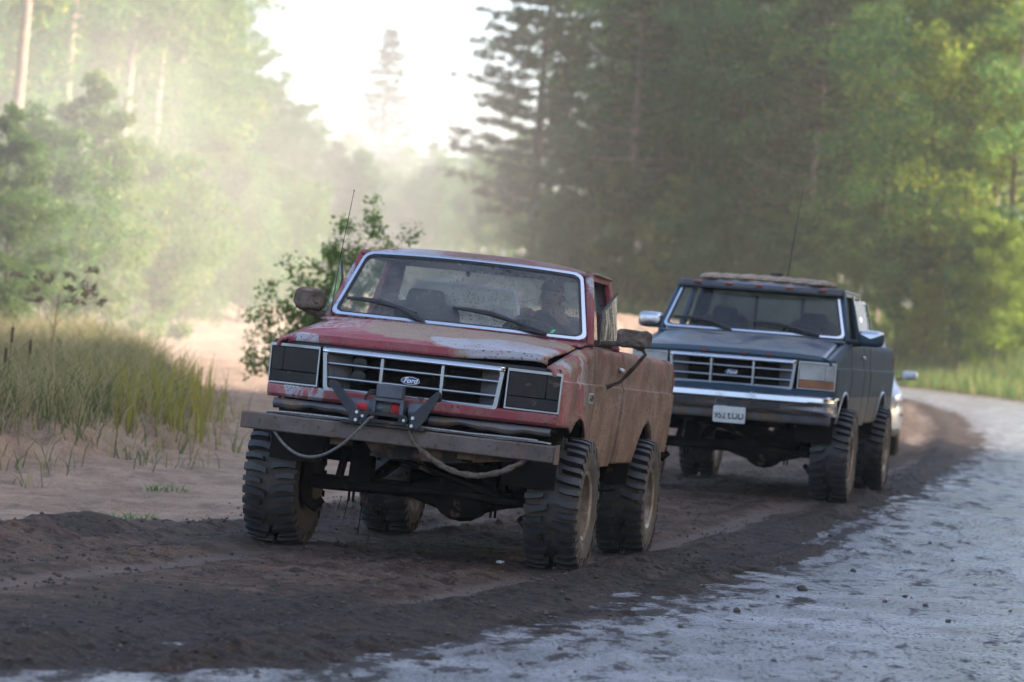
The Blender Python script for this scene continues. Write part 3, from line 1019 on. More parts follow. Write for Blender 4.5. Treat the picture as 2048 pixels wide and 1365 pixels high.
    top = G(); top.grid(3, 24, lambda u, v: (gx + .010 - .02 * (2 * v - 1) ** 2 - .012 * u * u, (2 * v - 1) * (W0 + .003), zc + hh - .030 + .036 * u))
    solid(P('top_rail', top, CHR, gr), .012)
    for yb in (-.2, .2):
        g = G(); g.box(gx - .075, gx - .004, yb - .011, yb + .011, zc - hh + .012, zc + hh - .02)
        bevel(P('bar', g, gm, gr), .004)
    for zb in (-.048, .044):
        g = G(); g.grid(1, 20, lambda u, v: (gx - .006 - .09 * u - .02 * (2 * v - 1) ** 2, (2 * v - 1) * .575, zc + zb + .004 * u))
        bevel(solid(P('slat', g, gm, gr), .015, 0), .004)
    g = G(); g.grid(1, 20, lambda u, v: (gx - .008 - .09 * u - .02 * (2 * v - 1) ** 2, (2 * v - 1) * .56, zc - hh + .022 + .004 * u))
    solid(P('sill', g, gm, gr), .012, 0)
    for s in (-1, 1):       # grey plates closing the outer cells behind the slats
        g = G(); g.prism([(s * .585, -.12), (s * .585, .12), (s * .42, .12), (s * .42, -.12)], lambda a, b, x: (x - (.11 * (.585 - abs(a)) / .165), a, zc + b), gx - .045, gx - .04)
        P('side_plate', g, VALM, gr)
    if red:      # lamps behind the grille
        g = G()
        for zz in (1.225, 1.14): g.lathe([(0, .055), (.05, .05), (.055, .0), (.05, -.03)], 16, (.60, -.37, zz), 'X')
        P('fog_lamp', g, SMOKE, gr)
    # emblem
    g = G()
    el = [(.062 * math.cos(k * math.pi / 16), .0255 * math.sin(k * math.pi / 16)) for k in range(32)]
    g.prism(el, lambda a, b, x: (x, a, zc - .012 + b), gx - .01, gx + .012)
    em = P('emblem', g, CHR, gr)
    g = G(); g.prism([(a * .93, b * .86) for a, b in el], lambda a, b, x: (x, a, zc - .012 + b), gx + .011, gx + .0145)
    P('emblem_face', g, FBLUE, gr)
    tm = text_mesh('emblem_lettering', 'Ford', .047, WHT, .35, .0008)
    tx = link('emblem_lettering', tm, gr); tx.matrix_local = Matrix.Translation((gx + .0165, 0, zc - .012)) @ FRONTM
    # headlights
    for s in (1, -1):
        def hp(a, b, x, s=s):
            return (NOSE(a) + x, s * a, b)
        out = [(.618, 1.052), (.965, 1.050), (.968, 1.31), (.622, 1.312)]
        def dens(p, n=6):
            r = []
            for (a, b), (c, d) in zip(p, p[1:] + p[:1]): r += [(a + (c - a) * k / n, b + (d - b) * k / n) for k in range(n)]
            return r
        inn = [(.628, 1.062), (.958, 1.060), (.960, 1.292), (.630, 1.294)]
        bz = P('headlight', G().ring(dens(out), dens(inn), hp, -.02, .008), CHR2)
        l1, l2, l3 = [(.630, 1.137), (.871, 1.137), (.871, 1.290), (.632, 1.291)], [(.873, 1.137), (.957, 1.137), (.958, 1.290), (.873, 1.290)], [(.629, 1.064), (.957, 1.062), (.957, 1.134), (.630, 1.134)]
        for pl, nm, mt in ((l1, 'lamp_lens', SMOKE if red else CLEAR), (l2, 'side_marker', SMOKE if red else CLEAR), (l3, 'turn_signal', SMOKE if red else AMBER)):
            bevel(P(nm, G().prism(dens(pl, 3), hp, -.05, .003), mt, bz), .004)
    # interior
    g = G(); g.box(CB + .02, -.46, -.86, .86, .92, .97)
    P('cab_floor', g, UND)
    g = G(); g.grid(5, 12, lambda u, v: (-.40 - .32 * u, (2 * v - 1) * .80, 1.515 + .035 * math.sin(u * math.pi * .9) - (.18 * max(0, u - .7) / .3)))
    solid(P('dashboard', g, INTM), .05)
    for y in ((-.48, .48) if red else (-.45, .45)):
        g = G(); g.box(-1.50, -.98, y - .27, y + .27, 1.08, 1.22)
        st = bevel(P('seat', g, SEATM), .05, 3)
        wdt = .25
        g = G(); g.prism([(a, b) for a, b in rrect(wdt, .30, .12, 6, wdt + .01)], lambda a, b, x: (x - (b + .3) * .22, y + a, 1.46 + b * .9), -1.50, -1.38)
        bevel(P('seat_back', g, SEATM, st), .03, 3)
        g = G(); g.prism(rrect(.135, .085, .05, 6, .15), lambda a, b, x: (x, y + a, (1.73 if red else 1.71) + b), -1.56, -1.46)
        if not red or y < 0: bevel(P('headrest', g, SEATM, st), .025, 3)
    g = G()
    cw = Vector((-.93, .42, 1.56)); ax = Vector((-.55, 0, .83)).normalized(); sx = Vector((0, 1, 0)); sy = ax.cross(sx)
    g.tube([cw + (sx * math.cos(a) + sy * math.sin(a)) * .19 for a in np.linspace(0, 2 * math.pi, 33)], .015, 8, False)
    for a in (0, math.pi, -math.pi / 2): g.tube([cw, cw + (sx * math.cos(a) + sy * math.sin(a)) * .18], .012, 6)
    g.tube([cw, cw - ax * .3], .03, 8)
    P('steering_wheel', g, BLK)
    # bed
    g = G(); g.box(TAIL + .04, CB - .05, -.86, .86, 1.02, 1.06); g.box(CB - .075, CB - .04, -.90, .90, .80, 1.50)
    P('bed_floor', g, PA)
    g = G(); g.box(TAIL, TAIL + .05, -.90, .90, .98, 1.51)
    bevel(P('tailgate', g, PA), .012)
    for s in (1, -1):
        g = G(); g.box(TAIL - .02, TAIL + .01, s * .945 - .03, s * .945 + .03, 1.10, 1.42)
        P('tail_light', g, AMBER)
    g = G()
    for y in (-.42, .42):
        g.box(TAIL + .1, .72, y - .035, y + .035, .68, .82)
    for x in (-3.9, -2.2, -1.3, -.6, .35): g.box(x - .05, x + .05, -.42, .42, .66, .76)
    g.ell((-.7, 0, .70), (.45, .20, .16)); g.ell((-1.35, -.12, .66), (.22, .24, .16))
    g.tube([(-1.4, -.1, .6), (-WB, .0, .46)], .04, 8); g.tube([(-1.2, -.2, .62), (-.05, .2, .46)], .03, 8)
    for s in (1, -1):
        g.tube([(-.50, s * .72, .78), (-1.65, s * .72, .78)], .03, 8)
        g.tube([(-WB + .65, s * .50, .74), (-WB + .3, s * .5, .60), (-WB, s * .5, .545), (-WB - .3, s * .5, .60), (-WB - .65, s * .5, .76)], .035, 6)
        g.tube([(-WB - .06, s * .55, .45), (-WB + .15, s * .45, 1.0)], .03, 8)
    P('chassis', g, UND)
    if red: red_extras(root, BM, P, TAIL)
    else: blue_extras(root, BM, P, TAIL)
    # axles and wheels stay level with the ground
    for xa, sh, dy in ((0, -.015 if red else 0, .27), (-WB, 0, 0.0)):
        yc = (.945 if red else .93) if xa == 0 else .905
        g = G()
        g.tube([(xa, -yc + .12 + sh, TR), (xa, yc - .12 + sh, TR)], .052, 10)
        g.ell((xa + .04, dy, TR - .015), (.19, .20, .165), 14, 8)
        g.tube([(xa + .04, dy - .34, TR), (xa + .04, dy - .12, TR - .01), (xa + .04, dy + .12, TR - .01), (xa + .04, dy + .34, TR)], [.055, .11, .11, .055], 10)
        if xa == 0:
            g.tube([(.21, -.66 + sh, TR - .02), (.23, .1, TR + .015), (.21, .70 + sh, TR - .02)], .022, 8)
            g.tube([(.22, .55, TR + .02), (.30, -.35, .70)], .020, 8)
            for s in (1, -1):
                yk = s * (yc - .19) + sh
                g.tube([(.0, yk - s * .07, TR + .15), (.02, yk - s * .02, TR + .19), (.02, yk + s * .03, TR + .13), (.02, yk + s * .04, TR), (.02, yk + s * .03, TR - .13), (.02, yk - s * .03, TR - .17), (.0, yk - s * .08, TR - .12)], [.03, .035, .04, .05, .045, .04, .025], 8)
                g.tube([(0.02, s * .46, TR + .05), (0.02, s * .44, .80)], .062, 10)
                g.box(-.05, .09, s * .43 - .07, s * .43 + .07, TR + .02, TR + .20)
                g.tube([(.05, s * .40, TR), (-1.0, s * .36, .66)], .04, 8)
                g.tube([(.12, s * .56, TR + .04), (.10, s * .48, .95)], .028, 8)
                for b in (-.06, -.03, .03, .06): g.tube([(.05, s * .44 + b, TR - .02), (.05, s * .44 + b, TR - .115 - .02 * (b > 0))], .009, 6)
            if red:
                g.tube([(.06, -.40, TR - .08), (.07, -.405, TR - .20), (.06, -.415, TR - .33)], [.006, .004, .004], 5)
                for dx, L in ((-.55, .09), (-.33, .12), (-.29, .08), (-.50, .14)): g.tube([(.05, dx, TR - .09), (.06, dx - .02, TR - .1 - L)], .0025, 4)
        link('axle', g.mesh('axle', UND), root)
        for s in (1, -1):
            wh = G(); wh.lathe([(0, -.10), (.14, -.10), (.15, -.02), (.07, .0), (.055, .05), (0, .05)], 20)
            wo = link('wheel', wh.mesh('hub', UND), root)
            wo.matrix_local = Matrix.Translation((xa, s * yc + sh, TR)) @ Matrix.Rotation(0 if s > 0 else math.pi, 4, 'Z') @ Matrix.Rotation(.37 * (1 + s) + xa, 4, 'Y')
            link('tyre', tyre_mesh(TR, THW), wo)
            link('rim', rim_mesh(THW), wo)
    return root, BM


def wiper(P, pts, arm):
    g = G()
    g.tube(pts, [.010, .014, .019, .015, .010], 6)
    wo = P('wiper', g, BLK)
    g = G(); g.tube(arm, [.010, .013, .018], 6)
    P('wiper_arm', g, BLK, wo)


def on_ws(y, v, off=.02):
    wd = .900 - .13 * v
    return ws_pt(y / wd, v, off)


def red_extras(root, BM, P, TAIL):
    # bumper: a rusty square beam
    g = G()
    g.box(.80, .925, -1.045, 1.015, .742, .850)
    bm_ = bevel(P('bumper', g, BUMPM), .010)
    g = G(); g.box(.79, .93, 1.0155, 1.024, .735, .858)
    P('end_plate', g, BUMPM, bm_)
    g = G()
    g.prism([(-.30, .80), (.88, .80), (.80, .735), (.30, .66), (-.19, .645)], lambda a, b, x: (x - (.8 - b) * .35, a, b), .74, .755)
    for y in (-.42, .42): g.box(.60, .80, y - .05, y + .05, .70, .84)
    P('bumper_bracket', g, BLKM, bm_)
    # torn valance strips under the nose
    rnd = random.Random(3)
    for (ya, yb, dz) in ((-.91, -.22, .0), (.14, .93, .0)):
        g = G()
        def fn(u, v):
            y = ya + (yb - ya) * v
            wob = .010 * math.sin(13 * y) + .006 * math.sin(31 * y)
            tear = max(0, (v if ya < 0 else 1 - v) - .75) * .12
            return (.70 - .05 * (abs(y) / .97) ** 3 + .035 * math.sin(u * 3), y, .955 - (.062 + wob) * u - (tear * (-1 if ya < 0 else 1) * .2))
        g.grid(4, 40, fn)
        solid(P('valance', g, VALM), .006)
    # winch
    wy = -.09
    g = G()
    g.box(.90, .975, wy - .29, wy + .27, .848, .870)
    wb = P('winch', g, WINB); bevel(wb, .004)
    for s in (-1, 1):      # the two raked arms
        g = G()
        y0, y1 = wy + s * .185, wy + s * (.375 if s < 0 else .315)
        pl = [(y0 - s * .025, .862), (y0 + s * .040, .858), (y0 + s * .065, .895), (y1 + s * .018, 1.072), (y1 + s * .010, 1.100), (y1 - s * .020, 1.095), (y0 - s * .022, .935)]
        if s < 0:
            pl = [(y0 - s * .022, .860), (y0 + s * .038, .860), (y0 + s * .050, .905), (y1 + s * .018, 1.080), (y1 + s * .010, 1.108), (y1 - s * .020, 1.110), (y0 - s * .022, .932)]
        g.prism(pl, lambda a, b, x: (x - (b - .86) * .25, a, b), .968, .985)
        g.tube([(.965 - .06, y1, 1.09), (.965 - .06 - .12, y1 + s * -.02, 1.06)], .022, 10)
        a_ = P('arm', g, WINB, wb); bevel(a_, .003)
        for zb in (.875, .925):
            q = G(); q.lathe([(0, .012), (.010, .012), (.013, .0)], 8, (.985 - (zb - .86) * .25, y0 - s * .002, zb), 'X')
            P('bolt', q, BOLT, a_)
    g = G(); g.lathe([(.0, -.11), (.045, -.11), (.048, -.10), (.048, .11), (.0, .11)], 20, (.88, wy - .14, .965))
    P('motor', g, STEELW, wb)
    g = G(); g.lathe([(.0, -.03), (.049, -.03), (.049, .03), (0, .03)], 20, (.88, wy - .17, .965)); 
    g = G(); g.grid(6, 1, lambda u, v: (.88 + .0495 * math.cos(-.5 + u * 1.0), wy - .20 + .07 * v, .965 + .0495 * math.sin(-.5 + u)))
    P('label', g, REDL, wb)
    g = G(); g.lathe([(.0, -.05), (.055, -.05), (.062, -.03), (.062, .05), (.05, .06), (.0, .06)], 18, (.88, wy + .19, .965))
    g.tube([(.88, wy + .20, 1.02), (.88, wy + .20, 1.05)], .010, 8); g.lathe([(0, .0), (.022, .0), (.022, .012), (0, .012)], 12, (.88, wy + .20, 1.05), 'Z')
    P('gearbox', g, STEELW, wb)
    g = G()      # drum wrapped in rope: dark grey, then a red length
    for k in range(12): g.lathe([(.030, -.004), (.040, -.003), (.0415, 0), (.040, .003), (.030, .004)], 18, (.885, wy - .065 + k * .0075, .965))
    P('drum_rope', g, GRYR, wb)
    g = G()
    for k in range(8): g.lathe([(.030, -.004), (.041, -.003), (.0425, 0), (.041, .003), (.030, .004)], 18, (.885, wy + .028 + k * .0075, .965))
    P('drum_rope', g, REDL, wb)
    g = G()
    for y in (wy - .085, wy + .098): g.box(.84, .95, y - .012, y + .012, .87, 1.02)
    g.box(.845, .95, wy - .095, wy + .11, 1.012, 1.03)
    P('frame', g, STEELW, wb)
    g = G(); g.box(.83, .925, wy - .085, wy + .085, 1.032, 1.118)
    bevel(P('control_box', g, STEELW, wb), .008, 3)
    g = G()
    for k in range(3): g.tube([(.88, wy - .08, 1.075 - .012 * k), (.90, wy - .13, 1.07 - .012 * k), (.90, wy - .155, 1.03), (.89, wy - .16, 1.0)], .007, 6)
    P('wiring', g, BLK, wb)
    g = G()
    oo = [(a * 1.0, b) for a, b in rrect(.158, .034, .033, 9)]
    ii = [(a, b) for a, b in rrect(.105, .012, .0115, 9)]
    g.ring(oo, ii, lambda a, b, x: (x, wy + a, .905 + b), .984, 1.008)
    fl = bevel(P('fairlead', g, WINB, wb), .003)
    for s in (-1, 1):
        q = G(); q.lathe([(0, .008), (.009, .008), (.011, .0)], 8, (1.008, wy + s * .135, .905), 'X')
        P('bolt', q, BOLT, wb)
    g = G()
    pts = [(1.0, wy - .07, .905), (1.02, wy - .085, .895)]
    A, Bq = Vector((1.02, wy - .09, .89)), Vector((.90, -.82, .742))
    for k in range(1, 21):
        t = k / 20
        p = A.lerp(Bq, t); p.z -= .20 * 4 * t * (1 - t) * (1 + .25 * (t - .5)) ; pts.append(p)
    g.tube(pts, .0095, 7)
    P('winch_line', g, GRYR, wb)
    # wipers
    wiper(P, [on_ws(-.80, .24), on_ws(-.70, .225, .03), on_ws(-.55, .20, .035), on_ws(-.40, .15, .03), on_ws(-.27, .10, .02)], [on_ws(-.60, .215, .04), on_ws(-.40, .13, .045), on_ws(-.20, .0, .03)])
    wiper(P, [on_ws(-.03, .245), on_ws(.10, .225, .03), on_ws(.24, .195, .035), on_ws(.36, .15, .03), on_ws(.47, .11, .02)], [on_ws(.22, .20, .04), on_ws(.42, .10, .045), on_ws(.64, .0, .03)])
    # stub of the inside mirror and scraps of lettering left on the glass
    g = G(); g.ell(on_ws(-.0, .80, -.008), (.012, .018, .022), 8, 6); P('mirror_button', g, BLK)
    g = G()
    for (a, b, c, d) in ((.155, .90, .165, .955), (.15, .945, .185, .955), (.20, .91, .212, .955), (.205, .93, .235, .945), (.228, .88, .240, .93), (.25, .87, .262, .915), (.258, .90, .285, .91), (.275, .86, .287, .90), (.215, .845, .245, .855)):
        g.add([on_ws(a, b, .003), on_ws(c, b, .003), on_ws(c, d, .003), on_ws(a, d, .003)], [(0, 1, 2, 3)])
    P('lettering_scrap', solidless(g), BLK)
    g = G(); g.add([on_ws(.64, .05, .003), on_ws(.665, .05, .003), on_ws(.685, .12, .003), on_ws(.665, .12, .003)], [(0, 1, 2, 3)])
    P('sticker', g, simple('green_sticker', (.05, .42, .16), .5))
    # vent wings swung out
    for s in (1, -1):
        Hh = [(-.71, s * .905, 1.555), (-1.0, s * .80, 1.88)]
        if s > 0: pl = [(-.60, .955, 1.535), (-.60, .955, 1.75), (-.83, 1.005, 1.90), (-.83, 1.045, 1.56)]
        else: pl = [(-.66, -.93, 1.56), (-.72, -.905, 1.80), (-.76, -.935, 1.93), (-.80, -1.03, 1.57)]
        g = G(); n = Vector((1, 0, 0)) * .006
        g.prism([(0, 0)] * 4, lambda a, b, x: (0, 0, 0), 0, 1) if False else None
        v = [Vector(p) for p in pl] + [Vector(p) + n for p in pl]
        g.add(v, [(0, 1, 2, 3), (7, 6, 5, 4), (0, 4, 5, 1), (1, 5, 6, 2), (2, 6, 7, 3), (3, 7, 4, 0)])
        vw = P('vent_window', g, GLS)
        g = G(); g.tube([pl[0], pl[1], pl[2]], .009, 6)
        if s < 0: g = G(); g.tube([pl[2], pl[1], pl[0], pl[3]], .009, 6)
        P('vent_frame', g, BLK, vw)
    # mirrors caked in mud
    for s, c, hw in ((1, (-.60, 1.195, 1.603), (.050, .118, .062)), (-1, (-.62, -1.095, 1.640), (.055, .100, .072))):
        g = G()
        def fn(u, v):
            a, b = u * 2 * math.pi, (v - .5) * math.pi
            sp = lambda q, e: math.copysign(abs(q) ** e, q)
            return (c[0] + hw[0] * sp(math.sin(b), .5), c[1] + hw[1] * sp(math.cos(a), .42) * sp(math.cos(b), .35), c[2] + hw[2] * sp(math.sin(a), .42) * sp(math.cos(b), .35))
        g.grid(40, 20, fn)
        me = g.mesh('side_mirror', MUDM, 60); lumpy(me, .016, 22, s * 3); lumpy(me, .006, 70, s * 5)
        mo = P('side_mirror', me, MUDM)
        g = G()
        if s > 0:
            g.tube([(-.61, 1.20, 1.55), (-.62, 1.262, 1.535), (-.66, 1.275, 1.505), (-.80, 1.17, 1.39), (-.90, 1.09, 1.31), (-.93, 1.04, 1.285), (-.97, .985, 1.262)], [.012, .012, .013, .014, .012, .014, .018], 7)
            g.tube([(-.62, 1.10, 1.56), (-.68, .95, 1.545)], .018, 7)
        else:
            g.tube([(-.62, -1.10, 1.57), (-.64, -1.02, 1.552), (-.66, -.92, 1.54)], [.03, .026, .02], 7)
            g.tube([(-.63, -1.14, 1.575), (-.66, -1.03, 1.53), (-.70, -.95, 1.50)], .020, 7)
        am = g.mesh('mirror_arm', MUDM, 60); lumpy(am, .010, 30, 2)
        P('mirror_arm', am, MUDM, mo)
    g = G(); g.tube([(-.50, -.905, 1.50), (-.50, -.880, 1.95), (-.50, -.835, 2.405)], [.004, .0028, .0022], 5); g.ell((-.50, -.835, 2.408), (.005, .005, .006), 6, 5)
    g.lathe([(.016, 0), (.012, .02), (.005, .03)], 10, (-.50, -.905, 1.485), 'Z')
    P('antenna', g, BLK)
    # badge on the left fender
    g = G(); g.box(-.44, -.27, .984, .992, 1.135, 1.205)
    bd = bevel(P('badge', g, CHR2), .003)
    tx = link('badge_lettering', text_mesh('badge_lettering', 'F-150', .066, PLTXT, .15, .0012), bd); tx.matrix_local = Matrix.Translation((-.355, .9945, 1.17)) @ SIDEM
    # rear bumper corner
    g = G(); g.box(TAIL - .14, TAIL - .02, -.92, .92, .72, .84)
    bevel(P('rear_bumper', g, BUMPM), .015)


def solidless(g):
    return g


def blue_extras(root, BM, P, TAIL):
    NX = lambda y: .90 - .10 * (abs(y) / 1.0) ** 4
    def bump(u, v):
        y = (2 * v - 1) * 1.005
        pr = [(.985, -.10), (.992, -.03), (.975, .0), (.93, .006), (.90, -.012), (.84, -.018), (.805, -.05)]
        k = u * 6; i = min(5, int(k)); t = k - i
        wrap = max(0, abs(y) - .9) / .105
        return (NX(y) + pr[i][1] * (1 - t) + pr[i + 1][1] * t - .10 * wrap ** 2, y, pr[i][0] * (1 - t) + pr[i + 1][0] * t)
    g = G(); g.grid(18, 60, bump)
    b = P('bumper', g, CHR); solid(b, .02)
    for y0, y1 in ((-.55, -.30), (-.10, .12), (.22, .50)):
        g = G(); g.box(.872, .891, y0, y1, .855, .905)
        P('air_slot', g, BLK, b)
    g = G()
    def val(u, v):
        y = (2 * v - 1) * .96
        return (NX(y) - .06 - .03 * u, y, .812 - .088 * u)
    g.grid(3, 40, val)
    solid(P('valance', g, VALM), .015)
    g = G(); g.prism(rrect(.152, .0765, .012), lambda a, c, x: (x + c * .1, .03 + a, .762 + c), .892, .897)
    pl = P('licence_plate', g, PLATE)
    tx = link('plate_lettering', text_mesh('plate_lettering', '952 LOD', .088, PLTXT, 0, .0008, .96), pl)
    tx.matrix_local = Matrix.Translation((.8975, .03, .75)) @ FRONTM @ Matrix.Diagonal((.86, 1, 1, 1))
    tx = link('plate_emblem', text_mesh('plate_emblem', 'M', .032, PLTXT, 0, .0008), pl)
    tx.matrix_local = Matrix.Translation((.8985, .028, .765)) @ FRONTM
    wiper(P, [on_ws(-.80, .20), on_ws(-.70, .19, .03), on_ws(-.55, .17, .035), on_ws(-.42, .13, .03), on_ws(-.30, .08, .02)], [on_ws(-.60, .185, .04), on_ws(-.40, .11, .045), on_ws(-.20, .0, .03)])
    wiper(P, [on_ws(.0, .20), on_ws(.12, .185, .03), on_ws(.26, .16, .035), on_ws(.38, .12, .03), on_ws(.50, .08, .02)], [on_ws(.24, .17, .04), on_ws(.44, .08, .045), on_ws(.66, .0, .03)])
    # visor over the windshield
    def vis(u, v):
        q = 2 * v - 1
        return (-.74 - .10 * q * q + .17 * u - .05 * u * q * q, q * .82, 2.045 - .005 * q * q - .068 * u ** 1.3)
    g = G(); g.grid(6, 30, vis)
    vo = P('sun_visor', g, BLK); solid(vo, .03)
    for y in (-.62, -.30, .0, .30, .62):
        g = G(); x = -.585 - .15 * (y / .8) ** 2; g.ell((x, y, 2.012), (.02, .045, .016), 8, 6)
        P('marker_lamp', g, ORANGE, vo)
    for y in (-.28, .10, .33):
        g = G(); g.box(.722, .728, y - .018, y + .018, 1.338, 1.362)
        P('hood_chip', g, ORANGE)
    # sandy dirt dumped along the roof
    for k in range(7):
        g = G(); y = -.52 + k * .175
        g.ell((-1.20 - .03 * (k % 2), y, 2.078 - .03 * abs(y) ** 2), (.42, .16, .055), 18, 10)
        me = g.mesh('dirt_heap', SANDM, 60); lumpy(me, .012, 12, k)
        P('dirt_heap', me, SANDM)
    g = G(); g.lathe([(.0, 2.05), (.055, 2.05), (.055, 2.14), (.0, 2.14)], 14, (-1.4, .06, 0), 'Z')
    so = P('roof_vent', g, SANDM)
    g = G(); g.lathe([(.0, 2.141), (.065, 2.141), (.065, 2.165), (.0, 2.165)], 14, (-1.4, .06, 0), 'Z'); P('vent_cap', g, BLK, so)
    g = G(); g.tube([(-1.1, .20, 2.06), (-1.1, .215, 2.2), (-1.1, .25, 2.6), (-1.1, .30, 3.04)], [.007, .005, .004, .003], 5); g.lathe([(.02, 2.05), (.015, 2.09), (.006, 2.10)], 10, (-1.1, .20, 0), 'Z')
    P('antenna', g, BLK)
    for s, c in ((1, (-.68, 1.13, 1.575)), (-1, (-.62, -1.045, 1.605))):
        hw = (.085, .125, .078)
        def fn(u, v):
            a, b = u * 2 * math.pi, (v - .5) * math.pi
            sp = lambda q, e: math.copysign(abs(q) ** e, q)
            return (c[0] + hw[0] * sp(math.sin(b), .8), c[1] + hw[1] * sp(math.cos(a), .55) * sp(math.cos(b), .45), c[2] + hw[2] * sp(math.sin(a), .55) * sp(math.cos(b), .45))
        g = G(); g.grid(32, 16, fn)
        mo = P('side_mirror', g, CHR if s < 0 else MBLUE, ang=60)
        if s > 0:
            g = G(); g.grid(12, 16, lambda u, v: (lambda p: (p[0] + (p[0] - c[0]) * .04, c[1] + (p[1] - c[1]) * 1.03, c[2] + (p[2] - c[2]) * 1.04))(fn(.07 + .36 * u, v)))
            P('mirror_cap', g, CHR, mo, ang=60)
        g = G(); g.tube([(c[0], c[1] - s * .08, c[2] - .05), (c[0] - .02, s * .90, c[2] - .055)], [.03, .04], 8)
        P('mirror_arm', g, BLK, mo)
    g = G(); g.box(TAIL - .14, TAIL - .02, -.95, .95, .74, .86)
    bevel(P('rear_bumper', g, CHR), .015)
    for s in (1, -1):       # pale arch trim and side moulding
        for xc in (0, -3.526):
            g = G(); g.tube([(xc + .452 * math.cos(a), s * (float(np.interp(.585 + .452 * math.sin(a), PROF_Z, PROF_Y)) + .016), .585 + .452 * math.sin(a)) for a in np.linspace(.35, math.pi - .3, 24)], .012, 6)
            P('arch_trim', g, CHR2)


red, RBM = build_truck('red', -.50, 20.25, -.025, 11.3, 1.5, 1.4)
tag(red, 'mud-caked red pickup truck with a winch on a rusty beam bumper', 'pickup truck', 'lifted pickup trucks')
blue, BBM = build_truck('blue', 2.24, 29.3, .092, 12.7, .3, -.3)
tag(blue, 'dusty dark blue extended-cab pickup truck with licence plate and roof visor', 'pickup truck', 'lifted pickup trucks')

